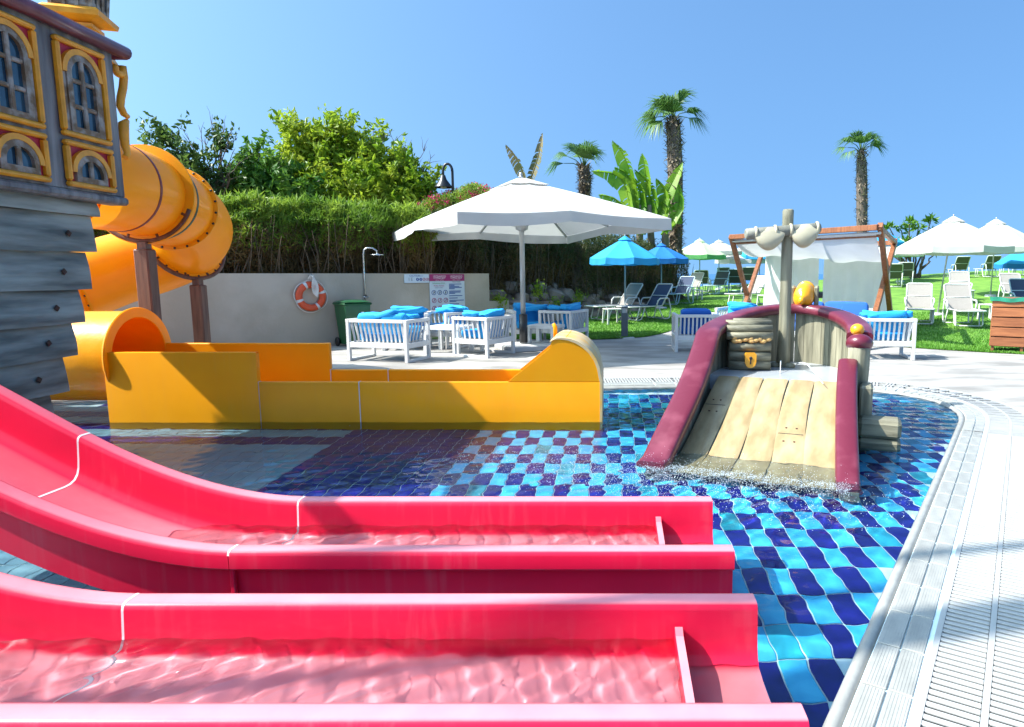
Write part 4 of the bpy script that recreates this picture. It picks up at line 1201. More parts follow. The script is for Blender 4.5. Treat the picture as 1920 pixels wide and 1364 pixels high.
def put_seat(kind, x, y, rz, label, group, extra=(), z=0):
    if kind in used: o = copy_tree(T[kind])
    else: o = T[kind]; used.add(kind)
    o.location = (x, y, z); o.rotation_euler = (0, 0, R(rz))
    for k in [k for k in ('label', 'group', 'category') if k in o]: del o[k]
    tag(o, label, 'sofa' if kind == 'sofa' else 'armchair', group); 
    if kind == 'sofa': o.name = 'sofa'
    for i, (px, py, pz, sx, sy, sz, a) in enumerate(extra):
        mb = MB(); pillow(mb, (px, py, pz), (sx, sy, sz), Matrix.Rotation(R(a), 3, 'Y') @ Matrix.Rotation(R(a * .6), 3, 'X'), .55, crease=.25, seed=x + i); mb.build('loose_cushion', M['blue_cushion'], o)
    return o
GU = 'white slatted seats under the big white umbrella'
GC = 'white slatted seats around the timber cabana'
c0 = (G(645, 677) + G(752, 682)) / 2 + Vector((.10, .36, 0))
put_seat('sofa', c0.x + .08, c0.y - .02, 180 - 15, 'white slatted two-seat sofa nearest the yellow slide, back to the viewer', GU, ((-.05, .10, .74, .5, .34, .13, 12), (.30, -.05, .71, .42, .34, .10, -8), (-.34, -.02, .71, .36, .3, .10, 5)))
put_seat('arm', -2.28, 11.72, -115, 'white slatted armchair left of the umbrella pole, piled with blue cushions', GU, ((0, .16, .73, .62, .30, .13, 6), (.1, -.06, .72, .55, .36, .11, -7)))
put_seat('arm', -3.95, 12.75, 10, 'white slatted armchair facing us behind the front sofa, near the green bin', GU)
put_seat('arm', -3.25, 13.15, -40, 'white slatted armchair standing in front of the pool rules sign', GU, ((0, .15, .73, .6, .28, .12, 5),))
put_seat('arm', -1.72, 13.75, 20, 'white slatted armchair standing just behind the umbrella pole', GU, ((0, .12, .74, .62, .28, .14, 8),))
put_seat('arm', -1.02, 13.75, -112, 'white slatted armchair at the right end of the umbrella group, by the lawn', GU, ((.05, .14, .73, .6, .2, .13, -6), (-.25, .1, .74, .36, .25, .13, 14)))
put_seat('royal', 1.52, 12.42, 180, 'white slatted armchair with royal blue cushions left of the boat mast', GC, ())
put_seat('arm', 2.75, 14.6, -30, 'white armchair half hidden behind the left of the boat rim', GC, ((0, .1, .74, .5, .3, .12, 5),))
put_seat('arm', 4.62, 11.35, 172, 'white slatted armchair right of the boat, a blue cushion on its arm', GC, ((-.33, -.05, .73, .22, .36, .12, 6),))
put_seat('royal', 5.05, 14.0, -20, 'seat with long royal blue back cushion inside the cabana', GC, ())
# long blue back cushion seen over the boat
sof = thing('daybed', 'low white daybed with long royal blue cushion under the cabana curtains', 'daybed', (4.4, 14.2, 0), R(-32))
mb = MB(); mb.box((0, 0, .17), (1.9, .8, .10), ch=.01); mb.build('base', M['white_paint'], sof)
for sx in (-1, 1):
    for sy in (-1, 1): mb = MB(); mb.box((sx * .9, sy * .36, .06), (.06, .06, .118), ch=.004); mb.build('leg', M['white_paint'], sof)
mb = MB(); pillow(mb, (0, 0, .30), (1.86, .78, .16), ex=.2, crease=.02); mb.build('mattress', M['royal_cushion'], sof)
for k in (-1, 1):
    mb = MB(); pillow(mb, (k * .46, .30, .60), (.90, .18, .46), Matrix.Rotation(R(-12), 3, 'X'), .25, crease=.03, seed=k); mb.build('back_cushion', M['royal_cushion'], sof)
# low tables
def low_table(x, y, rz, w, d, h, label):
    t = thing('coffee_table', label, 'table', (x, y, 0), R(rz), 'white low tables')
    mb = MB(); mb.box((0, 0, h - .03), (w, d, .06), ch=.005); mb.build('table_top', M['white_paint'], t)
    for sx in (-1, 1):
        for sy in (-1, 1): mb = MB(); mb.box((sx * (w / 2 - .045), sy * (d / 2 - .045), (h - .06) / 2), (.075, .075, h - .061), ch=.004); mb.build('leg', M['white_paint'], t)
    return t
low_table(-3.02, 12.2, -15, .72, .62, .48, 'white low table between the front sofa and the cushioned armchair')
low_table(-1.32, 12.95, -20, .6, .5, .44, 'white low table right of the umbrella pole')
low_table(2.42, 12.75, 4, .74, .6, .56, 'white low table beside the royal blue armchair, behind the boat rim')

# ---- big white umbrella
BU = thing('parasol', 'huge white rectangular parasol on a grey pole above the blue-cushioned seats', 'parasol', (-1.71, 12.66, 0))
def bu(x, y, z): return (x, y, z)
uA, uB_, uC, uD = [Vector((p.x + 1.71, p.y - 12.66, 0)) for p in (D(858, 420, 9.7), D(1258, 431, 10.9), D(728, 455, 15.1), D(1063, 457, 15.9))]
apex = 3.14; ez = 2.30
ring8 = [uA, (uA + uB_) / 2, uB_, (uB_ + uD) / 2, uD, (uD + uC) / 2, uC, (uC + uA) / 2]
rz8 = [ez, ez + .07, ez, ez + .07, ez, ez + .07, ez, ez + .07]
NS = 8
def canopy_pt(k, f, r):
    """sector k, fraction f across it, r from centre to edge"""
    a, b = ring8[k], ring8[(k + 1) % 8]; p = a.lerp(b, f); zz = rz8[k] * (1 - f) + rz8[(k + 1) % 8] * f
    sag = math.sin(math.pi * f)
    z = apex + (zz - apex) * (r * .88 + .12 * r * r) - .055 * sag * r * (1.1 - r * .7)
    q = p * r * (1 - .02 * sag * r)
    return (q.x, q.y, z)
for k in range(8):
    mb = MB(); mb.grid(10, 14, lambda u, v, k=k: canopy_pt(k, u, .12 + .88 * v)); mb.build('canopy_panel', M['canopy_white'], BU, fix=False)
for k in range(0, 8, 2):
    a, b, c = ring8[k], ring8[k + 1], ring8[(k + 2) % 8]
    def val(u, v, k=k):
        f = u * 2; kk = k if f < 1 else k + 1; ff = f if f < 1 else f - 1
        x, y, z = canopy_pt(kk % 8, ff, 1.0); e = min(u, 1 - u)
        g = .004 + .012 * math.sin(u * 40) * v
        nn = Vector((x, y, 0)).normalized()
        return (x + nn.x * g, y + nn.y * g, z - v * (.17 + .02 * math.sin(u * 7)))
    mb = MB(); mb.grid(36, 4, val); mb.build('valance', M['canopy_white'], BU, fix=False)
mb = MB(); mb.grid(32, 4, lambda u, v: (lambda kk, ff: (canopy_pt(kk, ff, .04 + .17 * v)[0], canopy_pt(kk, ff, .04 + .17 * v)[1], canopy_pt(kk, ff, .04 + .17 * v)[2] + .055 - .02 * v))(int(u * 8) % 8, (u * 8) % 1)); mb.build('vent_cap', M['canopy_white'], BU, fix=False)
mb = MB(); mb.lathe([(0, .09), (.025, .08), (.035, .05), (.03, .02), (.05, 0)], 12, (0, 0, apex + .05)); mb.build('finial', M['pole_grey'], BU)
mb = MB(); mb.tube([(0, 0, .66), (0, 0, apex)], .048, 16); mb.build('pole', M['pole_grey'], BU)
mb = MB(); mb.tube([(0, 0, .12), (0, 0, .66)], .078, 16); mb.build('pole_sleeve', M['black'], BU)
mb = MB(); mb.lathe([(.05, -.09), (.11, -.06), (.125, 0), (.11, .05), (.05, .07)], 20, (0, 0, 2.30)); mb.build('hub', M['pole_grey'], BU)
for k in range(8):
    e = Vector(canopy_pt(k, 0, .985)); i0_ = Vector(canopy_pt(k, 0, .06)); i0_.z -= .03; e.z -= .035
    mb = MB(); mb.bar(i0_, e, .03, .045); mb.build('rib', M['pole_grey'], BU)
    mid = Vector(canopy_pt(k, 0, .55)); mid.z -= .05
    mb = MB(); mb.bar((mid.x * .05, mid.y * .05, 2.31), mid, .026, .04); mb.build('strut', M['pole_grey'], BU)
mb = MB(); mb.box((.12, 0, .05), (1.15, .9, .10), rz=R(25), ch=.012); mb.build('base_block', M['grey_block'], BU)

# ---- lawn parasols
def parasol(px, base_y, apex_y, edge_y, halfw, top, val, n, label, group=None, pole='pole_teal', lean=0, Y=None, base_px=None):
    b = on_lawn(base_px or px, base_y) if Y is None else D(base_px or px, base_y, Y)
    ap = D(px, apex_y, b.y); ed_ = D(px, edge_y, b.y); r = halfw / FOC * (b.y * math.cos(PITCH)) * 1.0
    t = thing('parasol', label, 'parasol', (b.x, b.y, b.z), 0, group)
    dx = ap.x - b.x; H = ap.z - b.z; he = ed_.z - b.z
    vh = min(.17, r * .17)
    mb = MB(); mb.tube([(0, 0, -.05), (dx, 0, H)], .024, 8); mb.build('pole', M[pole], t)
    a0 = random.uniform(0, 1)
    def cp(k, f, q, dz=0):
        a = a0 + 2 * math.pi * k / n; b_ = a0 + 2 * math.pi * (k + 1) / n
        p = Vector((math.cos(a), math.sin(a), 0)).lerp(Vector((math.cos(b_), math.sin(b_), 0)), f) * r * q
        z = H + (he + vh - H) * (q * .92 + .08 * q * q) - .03 * math.sin(math.pi * f) * q + dz
        return (dx + p.x, p.y, z)
    for k in range(n):
        mb = MB(); mb.grid(5, 6, lambda u, v: cp(k, u, .1 + .9 * v)); mb.build('canopy_panel', M[top], t, fix=False)
        def vl(u, v):
            x, y, z = cp(k, u, 1.0); w_ = .012 * math.sin(u * 19 + k) * v
            return (x + w_, y + w_, z - v * vh)
        mb = MB(); mb.grid(8, 2, vl); mb.build('valance', M[val], t, fix=False)
        e = Vector(cp(k, 0, .98)); e.z -= .02; mb = MB(); mb.tube([Vector((dx, 0, H - .05)), e], .01, 5, caps=False); mb.build('rib', M[pole], t)
    mb = MB(); mb.grid(n * 2, 3, lambda u, v: cp(int(u * n) % n, (u * n) % 1, .03 + .17 * v, .06 - .02 * v)); mb.build('vent_cap', M[top], t, fix=False)
    mb = MB(); mb.lathe([(0, .05), (.02, .04), (.02, 0)], 8, (dx, 0, H + .05)); mb.build('finial', M[pole], t)
    mb = MB(); mb.lathe([(0, .07), (.17, .06), (.2, .0), (.2, -.05)], 14, (0, 0, 0)); mb.build('base', M['grey_block'], t)
    return t
GP = 'beach parasols on the lawn'
parasol(1172, 600, 446, 496, 67, 'canopy_blue', 'canopy_blue', 8, 'bright blue parasol directly behind the grey bollard lamp', GP)
parasol(1240, 579, 459, 494, 52, 'canopy_deep', 'canopy_deep', 8, 'deeper blue parasol just behind and right of the bright blue one', GP)
parasol(1312, 553, 450, 486, 52, 'canopy_green', 'valance_green', 8, 'pale green parasol with darker green valance', GP)
parasol(1348, 543, 452, 478, 44, 'canopy_white', 'canopy_white', 8, 'small white parasol right behind the green one', GP)
parasol(1388, 537, 466, 494, 50, 'canopy_white', 'canopy_white', 8, 'low white parasol seen between the left cabana posts', GP)
parasol(1424, 536, 456, 486, 46, 'canopy_blue', 'canopy_blue', 8, 'cyan parasol mostly hidden behind the cabana roof cloth', GP)
parasol(1652, 533, 430, 462, 42, 'canopy_blue', 'canopy_blue', 8, 'light blue parasol peeking out behind the right cabana posts', GP)
parasol(1688, 529, 450, 481, 44, 'canopy_green', 'canopy_green', 8, 'pale parasol low behind the leafy shrub on the right', GP)
parasol(1788, 591, 409, 476, 104, 'canopy_white', 'canopy_white', 8, 'large white parasol on a leaning pole over the beige loungers', GP, 'pole_grey', base_px=1757)
parasol(1868, 556, 413, 474, 86, 'canopy_white', 'canopy_white', 8, 'second white parasol at the right, behind the leaning one', GP, 'pole_grey', base_px=1857)
parasol(1943, 545, 450, 503, 66, 'canopy_blue', 'canopy_deep', 8, 'blue parasol cut off by the right edge of the picture', GP)

# ---- loungers (head towards +y)
def make_lounger(sling, frame):
    t = thing('sun_lounger', 'x', 'sun lounger'); f = M[frame]; w = .30
    mb = MB(); mb.grid(4, 10, lambda u, v: ((u - .5) * 2 * w * .97, -.95 + 1.2 * v, .385 - .018 * math.sin(math.pi * u))); mb.build('seat_sling', M[sling], t, fix=False)
    ta = Vector((0, .25, .385)); tb = Vector((0, .70, .99))
    mb = MB(); mb.grid(4, 8, lambda u, v: ((u - .5) * 2 * w * .97, ta.y + (tb.y - ta.y) * v, ta.z + (tb.z - ta.z) * v - .012 * math.sin(math.pi * u))); mb.build('back_sling', M[sling], t, fix=False)
    mb = MB(); mb.tube([(-w, .25, .385), (-w, -.92, .385), (-w + .04, -.965, .385), (w - .04, -.965, .385), (w, -.92, .385), (w, .25, .385)], .019, 8); mb.build('seat_frame', f, t)
    mb = MB(); mb.tube([(-w, .25, .385), (-w, .68, .965), (-w + .04, .70, .99), (w - .04, .70, .99), (w, .68, .965), (w, .25, .385)], .019, 8); mb.build('back_frame', f, t)
    mb = MB(); mb.tube([(-w, .46, .668), (w, .46, .668)], .014, 8); mb.build('back_stay', f, t)
    for s in (-1, 1):
        x = s * w
        mb = MB(); mb.tube([(x, -.62, .385), (x * .98, -.72, .06), (x * .9, -.73, .02), (x * .98 * .9, -.60, .018), (x * .9, -.52, .05), (x * .95, -.40, .385)], .018, 7); mb.build('leg', f, t)
        mb = MB(); mb.tube([(x, .10, .385), (x * 1.02, .28, .06), (x, .34, .02), (x, .50, .018), (x, .56, .05), (x, .62, .30), (x, .52, .60)], .018, 7); mb.build('leg', f, t)
        mb = MB(); mb.tube([(x * 1.03, .02, .385), (x * 1.12, .06, .54), (x * 1.14, .14, .60), (x * 1.14, .42, .60), (x * 1.08, .45, .62)], .020, 7); mb.build('armrest', f, t)
    mb = MB(); mb.tube([(-w * .88, -.66, .018), (w * .88, -.66, .018)], .017, 7); mb.build('foot_bar', f, t)
    mb = MB(); mb.tube([(-w, .42, .018), (w, .42, .018)], .017, 7); mb.build('foot_bar', f, t)
    return t
LT = {}
def lounger(px, py, rz, sling, label, frame='frame_white'):
    k = (sling, frame)
    if k not in LT: LT[k] = make_lounger(*k); o = LT[k]
    else: o = copy_tree(LT[k])
    p = on_lawn(px, py); 
    s_ = (lawn_z(p.x, p.y + .5) - lawn_z(p.x, p.y - .5))
    o.location = (p.x, p.y, lawn_z(p.x, p.y) + .01); o.rotation_euler = (0, 0, R(rz))
    for q in ('label', 'group'):
        if q in o: del o[q]
    tag(o, label, 'sun lounger', 'sun loungers on the lawn'); return o
lounger(1158, 599, -52, 'taupe', 'taupe sun lounger nearest the rocks, left of the bollard lamp')
lounger(1215, 600, -48, 'navy', 'dark grey sun lounger under the bright blue parasol, right of the bollard lamp')
lounger(1207, 566, -45, 'navy', 'navy sun lounger behind the dark grey one, by the rock bank', 'frame_blue')
lounger(1272, 571, -35, 'navy', 'navy sun lounger with pale blue frame, under the deeper blue parasol', 'frame_blue')
lounger(1294, 556, -35, 'taupe', 'taupe sun lounger behind the navy one, left of the green parasol pole')
lounger(1318, 548, 165, 'charcoal', 'charcoal sun lounger seen from behind at the green parasol pole')
lounger(1345, 552, -30, 'charcoal', 'charcoal sun lounger facing us, right of the green parasol pole', 'frame_blue')
lounger(1356, 540, 170, 'charcoal', 'far charcoal sun lounger peeking over the one right of the green parasol', 'frame_blue')
lounger(1380, 547, 165, 'charcoal', 'charcoal sun lounger seen from behind at the left cabana post', 'frame_blue')
lounger(1404, 541, 168, 'charcoal', 'charcoal sun lounger seen between the V of the left cabana posts')
lounger(1402, 572, -48, 'taupe', 'taupe sun lounger stretched out behind the V of the left cabana posts')
lounger(1722, 606, -22, 'taupe', 'taupe sun lounger right behind the white armchair beside the boat')
lounger(1802, 610, -14, 'taupe', 'taupe sun lounger with parasol shadow on its back, left of the wooden bin')
lounger(1800, 566, -20, 'taupe', 'taupe sun lounger behind the one with the shadowed back')
lounger(1903, 573, -12, 'taupe', 'taupe sun lounger in shade behind the wooden bin')
lounger(1926, 592, -12, 'navy', 'navy sun lounger cut off by the right edge of the picture', 'frame_blue')
lounger(1676, 539, 158, 'olive_sling', 'dark sun lounger seen from behind, right beside the cabana posts')
lounger(1696, 535, 158, 'olive_sling', 'dark sun lounger between the cabana posts and the leafy shrub')
lounger(1795, 521, 172, 'olive_sling', 'dark sun lounger facing the sea, left of the parasol pole pair')
lounger(1851, 520, 172, 'olive_sling', 'dark sun lounger facing the sea, above the shadowed taupe one')
lounger(1900, 517, 172, 'olive_sling', 'far dark sun lounger under the blue parasol at the right edge')
def side_table(px, py, label):
    p = on_lawn(px, py); t = thing('side_table', label, 'table', (p.x, p.y, lawn_z(p.x, p.y)), R(20), 'small white side tables')
    mb = MB(); mb.box((0, 0, .40), (.44, .44, .035), ch=.01); mb.build('table_top', M['frame_white'], t)
    for sx in (-1, 1):
        for sy in (-1, 1): mb = MB(); mb.bar((sx * .19, sy * .19, .385), (sx * .21, sy * .21, 0), .04, .04); mb.build('leg', M['frame_white'], t)
side_table(1149, 608, 'small white side table left of the bollard lamp')
side_table(1303, 563, 'small white side table at the green parasol pole')
side_table(1436, 577, 'small white side table beside the left cabana curtain')
side_table(1857, 600, 'small white side table just left of the wooden bin')

# ---- timber cabana
CB = thing('cabana', 'timber cabana of crossed posts hung with white curtains and roof cloth', 'cabana', (4.6, 15.4, 0))
Rf, Rb = Vector((5.0, 12.8, 2.29)), Vector((6.37, 15.3, 2.12)); Lf, Lb = Vector((2.86, 16.5, 2.31)), Vector((4.23, 19.0, 2.12))
def cbar(a, b, w, h, name): mb = MB(); mb.bar(a, b, w, h, ch=.008); return mb.build(name, M['teak'], CB, world=True)
cbar(Rf + Vector((.03, 0, .05)), Vector((6.42, 15.3, .1)), .10, .12, 'post'); cbar(Rb + Vector((0, 0, .05)), Vector((4.72, 12.42, 0)), .10, .12, 'post')
cbar(Lf + Vector((0, 0, .03)), Vector((3.86, 18.3, .15)), .10, .12, 'post'); cbar(Lb + Vector((0, 0, .03)), Vector((3.15, 16.9, .05)), .10, .12, 'post')
cbar(Lf, Rf, .10, .11, 'beam'); cbar(Lb, Rb, .10, .11, 'beam')
cbar(Lf + Vector((.12, .12, -.14)), Rf + Vector((.12, .12, -.14)), .07, .07, 'beam'); cbar(Lf, Lb, .09, .10, 'beam'); cbar(Rf, Rb, .09, .10, 'beam')
mb = MB(); mb.tube([Lf + Vector((.06, .05, -.10)), Rf + Vector((.06, .05, -.10))], .028, 10); mb.build('curtain_rod', M['white_paint'], CB, world=True)
# roof cloth in three sagging bays
for k in range(3):
    u0, u1 = k / 3, (k + 1) / 3
    def rc(u, v, k=k):
        a = Lf.lerp(Rf, (k + u) / 3 * .97 + .015); b = Lb.lerp(Rb, (k + u) / 3 * .97 + .015)
        p = a.lerp(b, .03 + .94 * v); p.z += -.10 - .30 * math.sin(math.pi * v) * (.8 + .3 * k % 2) - .02 * math.sin(u * 9) * math.sin(math.pi * v)
        return tuple(p)
    mb = MB(); mb.grid(10, 14, rc); mb.build('roof_cloth', M['curtain'], CB, world=True, fix=False)
def curtain(f0, f1, zb, name='curtain'):
    def fn(u, v):
        p = Lb.lerp(Rb, f0 + (f1 - f0) * u); ph = u * (f1 - f0) * 60
        z = p.z - .07 + (zb - p.z + .07) * v
        return (p.x + .05 * math.sin(ph) * (.3 + .7 * v), p.y + .05 * math.cos(ph * .8) * (.3 + .7 * v), z)
    mb = MB(); mb.grid(40, 8, fn); mb.build(name, M['curtain'], CB, world=True, fix=False)
curtain(.02, .47, .12); curtain(.52, .97, .12)
def scurt(u, v):
    p = Rf.lerp(Rb, .45 + .5 * u); return (p.x + .03 * math.sin(u * 30), p.y, p.z - .07 - (p.z - .2) * v)

# ---- bollard lamp
p = G(1171, 634); bl = thing('bollard_lamp', 'slim dark grey bollard lamp on the lawn edge', 'lamp', (p.x, p.y, 0))
M['anthracite'] = mat('anthracite_metal', (.09, .11, .125), .4, var=.06)
mb = MB(); mb.lathe([(0, .03), (.20, .028), (.24, 0), (.24, -.05)], 18); mb.build('footing', M['grey_block'], bl)
mb = MB(); mb.box((0, 0, .29), (.15, .15, .53), ch=.008); mb.build('post', M['anthracite'], bl)
mb = MB(); mb.box((0, 0, .615), (.10, .10, .105)); mb.build('lens', M['lamp_glass'], bl)
mb = MB(); mb.box((0, 0, .685), (.15, .15, .03), ch=.008); mb.build('cap', M['anthracite'], bl)
for sx in (-1, 1):
    for sy in (-1, 1): mb = MB(); mb.box((sx * .064, sy * .064, .6125), (.018, .018, .115)); mb.build('corner_bar', M['anthracite'], bl)

# ---- slatted timber bin at the right
p = G(1904, 663); wb = thing('litter_bin', 'slatted orange timber bin with green liner at the right edge', 'bin', (p.x, p.y + .28, 0), R(-30))
BW = .52
M['teak_x'] = wood('orange_bin_slat', (.22, .07, .024), (.35, .125, .045), 'X', 5, .5, .15, rand=.12)
for sx in (-1, 1):
    for sy in (-1, 1): mb = MB(); mb.box((sx * (BW / 2 - .03), sy * (BW / 2 - .03), .48), (.05, .05, .96), ch=.005); mb.build('leg', M['teak'], wb)
for k in range(5):
    z = .20 + k * .178; h = .158 if k < 4 else .12
    for a in range(4):
        r_ = Matrix.Rotation(a * math.pi / 2, 3, 'Z'); c = r_ @ Vector((0, -BW / 2 - .012, z - (.02 if k == 4 else 0)))
        mb = MB(); mb.box(c, (BW + (.045 if a % 2 == 0 else -.005), .024, h), rot=r_, ch=.005); mb.build('slat', M['teak_x'], wb)
mb = MB(); mb.box((0, 0, .52), (BW - .10, BW - .10, .82)); mb.build('inner_box', M['bolt'], wb)
def lin(u, v):
    a = u * 2 * math.pi; k = .315 + .012 * math.sin(a * 7) * (1 - v); c, s = math.cos(a), math.sin(a)
    m_ = max(abs(c), abs(s)); return (c / m_ * k, s / m_ * k, 1.0 - .075 * v + .012 * math.sin(a * 5))
mb = MB(); mb.grid(64, 3, lin, wrap_u=True); mb.build('liner', M['liner'], wb, fix=False)
mb = MB(); mb.box((0, 0, .985), (.60, .60, .02), ch=.006); mb.build('rim', M['teak'], wb)

# ================================================================== things along the wall
def on_wall(px, py, off=.0):
    """point on the wall face seen at this pixel"""
    d = ray(px, py); q = WA + wn * off; t = (q - _C).dot(wn) / d.dot(wn); return _C + d * t
WRZ = math.atan2(wdir.y, wdir.x)
# life ring
p = on_wall(583, 556, .05); lr = thing('life_ring', 'orange life ring with white bands and rope hung on the plastered wall', 'life ring', p, WRZ)
RR, rr = .222, .064
mx = Matrix(((1, 0, 0), (0, 0, -1), (0, 1, 0)))
def ring_seg(a0, a1, r, name, m_, n=16, k=14):
    def fn(u, v):
        a = a0 + (a1 - a0) * u; b = 2 * math.pi * v
        return mx @ Vector(((RR + r * math.cos(b)) * math.cos(a), (RR + r * math.cos(b)) * math.sin(a), r * .85 * math.sin(b)))
    mb = MB(); mb.grid(n, k, fn); return mb.build(name, m_, lr)
bands = [R(20), R(115), R(200), R(300)]
for i, b in enumerate(bands):
    ring_seg(b - R(6), b + R(6), rr + .003, 'white_band', M['white_paint'], 5)
ring_seg(0, 2 * math.pi, rr, 'ring', M['orange_ring'], 48)
for i in range(4):
    a0, a1 = bands[i], bands[(i + 1) % 4] + (2 * math.pi if i == 3 else 0)
    pts = [mx @ Vector(((RR + rr + .012 + .02 * math.sin(math.pi * k / 10)) * math.cos(a0 + (a1 - a0) * k / 10), (RR + rr + .012 + .02 * math.sin(math.pi * k / 10)) * math.sin(a0 + (a1 - a0) * k / 10), .0)) for k in range(11)]
    mb = MB(); mb.tube(pts, .008, 6); mb.build('grab_line', M['white_rope'], lr)
for k in range(4):
    pts = [(-.05 + k * .03, -.06, .33), (-.02 + k * .02, -.085, .40), (.02, -.09, .36), (.0 + k * .025, -.095, .2), (.02 + k * .02, -.095, .06 - k * .02), (.06 + k * .012, -.095, .05 - k * .01), (.08 + k * .01, -.095, .2), (.04, -.085, .37)]
    mb = MB(); mb.tube(catmull([Vector(q) for q in pts], 4), .010, 6); mb.build('rope_loop', M['white_rope'], lr)
mb = MB(); mb.tube([(0, .05, .40), (0, -.09, .40), (0, -.10, .43)], .010, 6); mb.build('hook', M['steel'], lr)
# wheelie bin
p = on_wall(664, 640, .42); gb = thing('wheeled_bin', 'dark green wheeled bin against the wall behind the white sofa', 'bin', (p.x, p.y, 0), WRZ); gb.scale = (.88, .88, .90)
mb = MB(); mb.prism([(-.22, .06), (.22, .06), (.29, .95), (-.29, .95)], lambda a, b, h: (a, h * (.8 + .2 * b), b), -.30, .30); mb.build('body', M['green_plastic'], gb)
mb = MB(); mb.box((0, 0, .935), (.64, .66, .05), ch=.02); mb.build('rim', M['green_plastic'], gb)
mb = MB(); mb.grid(8, 8, lambda u, v: ((u - .5) * .64, (v - .5) * .70, .975 + .05 * math.sin(math.pi * u) ** .5 * math.sin(math.pi * v) ** .5)); mb.build('lid', M['green_plastic'], gb, fix=False)
for sx in (-1, 1):
    mb = MB(); mb.lathe([(0, -.025), (.09, -.025), (.1, -.012), (.1, .012), (.09, .025), (0, .025)], 18, (sx * .27, .26, .10), Matrix(((0, 0, 1), (1, 0, 0), (0, 1, 0)))); mb.build('wheel', M['bolt'], gb)
mb = MB(); mb.box((.10, -.305, .73), (.055, .006, .07)); mb.build('emblem', M['white_paint'], gb)
# shower
p = on_wall(687, 600, .03); sh = thing('outdoor_shower', 'slim steel outdoor shower with rain head standing at the wall', 'shower', (p.x, p.y, 0), WRZ)
zt = D(687, 478, p.y).z
mb = MB(); mb.tube([(0, 0, 0), (0, 0, zt), (.01, -.02, zt + .10), (.06, -.07, zt + .135), (.15, -.12, zt + .13), (.21, -.16, zt + .08), (.22, -.165, zt + .02)], .017, 10); mb.build('riser', M['steel'], sh)
mb = MB(); mb.lathe([(.02, .03), (.03, .015), (.13, .004), (.13, -.012), (0, -.012)], 20, (.22, -.165, zt)); mb.build('rain_head', M['steel'], sh)
for z in (zt - .85, .72): mb = MB(); mb.tube([(0, .03, z), (0, -.05, z)], .03, 10); mb.build('clamp', M['bolt'], sh)
mb = MB(); mb.tube([(-.05, -.03, .95), (.05, -.03, .95)], .022, 8); mb.build('valve', M['steel'], sh)
# ---- notice boards, with their print as flat pieces
M['sign_white'] = mat('pale_blue_white_board', (.60, .70, .78), .4, var=.02)
M['sign_magenta'] = mat('magenta_print', (.36, .022, .15), .5, var=.03)
M['sign_blue'] = mat('blue_print', (.015, .09, .34), .5, var=.03); M['sign_grey'] = mat('grey_print', (.20, .26, .33), .5, var=.03)
M['sign_red'] = mat('red_violet_print', (.42, .05, .16), .5); M['sign_black'] = mat('black_print', (.03, .035, .045), .5); M['sign_green'] = mat('green_print', (.05, .36, .12), .5)
M['sign_text'] = mat('white_print', (.78, .74, .78), .5)
def text_mesh(body, size, m_, align='CENTER'):
    cu = bpy.data.curves.new('lettering', 'FONT'); cu.body = body; cu.size = size; cu.align_x = align; cu.align_y = 'CENTER'
    o = bpy.data.objects.new('lettering_tmp', cu); col.objects.link(o)
    bpy.context.view_layer.update()
    me = bpy.data.meshes.new_from_object(o.evaluated_get(bpy.context.evaluated_depsgraph_get()))
    bpy.data.objects.remove(o); me.materials.clear(); me.materials.append(m_); me.name = 'lettering'; return me
def board(px0, px1, py0, py1, name, label):
    a, b = on_wall(px0, py0, .02), on_wall(px1, py0, .02); c = on_wall(px0, py1, .02)
    w = (Vector((b.x, b.y, 0)) - Vector((a.x, a.y, 0))).length; h = a.z - c.z
    t = thing(name, label, 'sign', (a.x, a.y, c.z), WRZ, None)
    mb = MB(); mb.box((w / 2, 0, h / 2), (w, .012, h)); mb.build('panel', M['sign_white'], t); return t, w, h
def flat(t, x0, x1, z0, z1, m_, name='print', dy=.0085): mb = MB(); mb.box(((x0 + x1) / 2, -dy, (z0 + z1) / 2), (x1 - x0, .003, z1 - z0)); return mb.build(name, M[m_], t)
def put_text(t, body, x, z, size, m_, align='CENTER', dy=.0125):
    o = link_mesh('lettering', text_mesh(body, size, M[m_], align), t, (x, -dy, z), (R(90), 0, 0)); return o
def pict(t, x, z, r, m_, fill=None):
    mb = MB(); mb.lathe([(r * .80, -.0115), (r, -.0115), (r, -.007), (r * .8, -.007), (r * .8, -.0115)], 24, (x, 0, z), Matrix(((1, 0, 0), (0, 0, 1), (0, 1, 0))), False)
    if fill: mb = MB(); mb.lathe([(0, -.0115), (r, -.0115), (r, -.007)], 24, (x, 0, z), Matrix(((1, 0, 0), (0, 0, 1), (0, 1, 0))), False)
    o = mb.build('pictogram', M[m_], t)
    f = 'sign_text' if fill else ('sign_black' if m_ == 'sign_blue' else 'sign_grey')
    mb = MB(); mb.box((x, -.0135, z - r * .1), (r * .35, .002, r * .8), rot=Matrix.Rotation(R(20), 3, 'Y')); mb.box((x + r * .05, -.0135, z + r * .45), (r * .28, .002, r * .28)); 
    fg = mb.build('figure', M[f], o)
    if m_ == 'sign_red': mb = MB(); mb.box((x, -.0155, z), (r * .13, .001, r * 1.8), rot=Matrix.Rotation(R(45), 3, 'Y')); mb.build('slash', M['sign_red'], o)
t1, w, h = board(804.5, 870, 514.5, 589, 'rules_board', 'tall pool rules board with magenta header on the wall')
flat(t1, 0, w, h * .825, h, 'sign_magenta', 'header')
for k in (.28, .76):
    put_text(t1, 'LEONARDO', w * k, h * .945, .058, 'sign_text'); put_text(t1, 'CYPRIA BAY', w * k, h * .90, .054, 'sign_text'); put_text(t1, 'HOTEL - PAPHOS', w * k, h * .848, .026, 'sign_text')
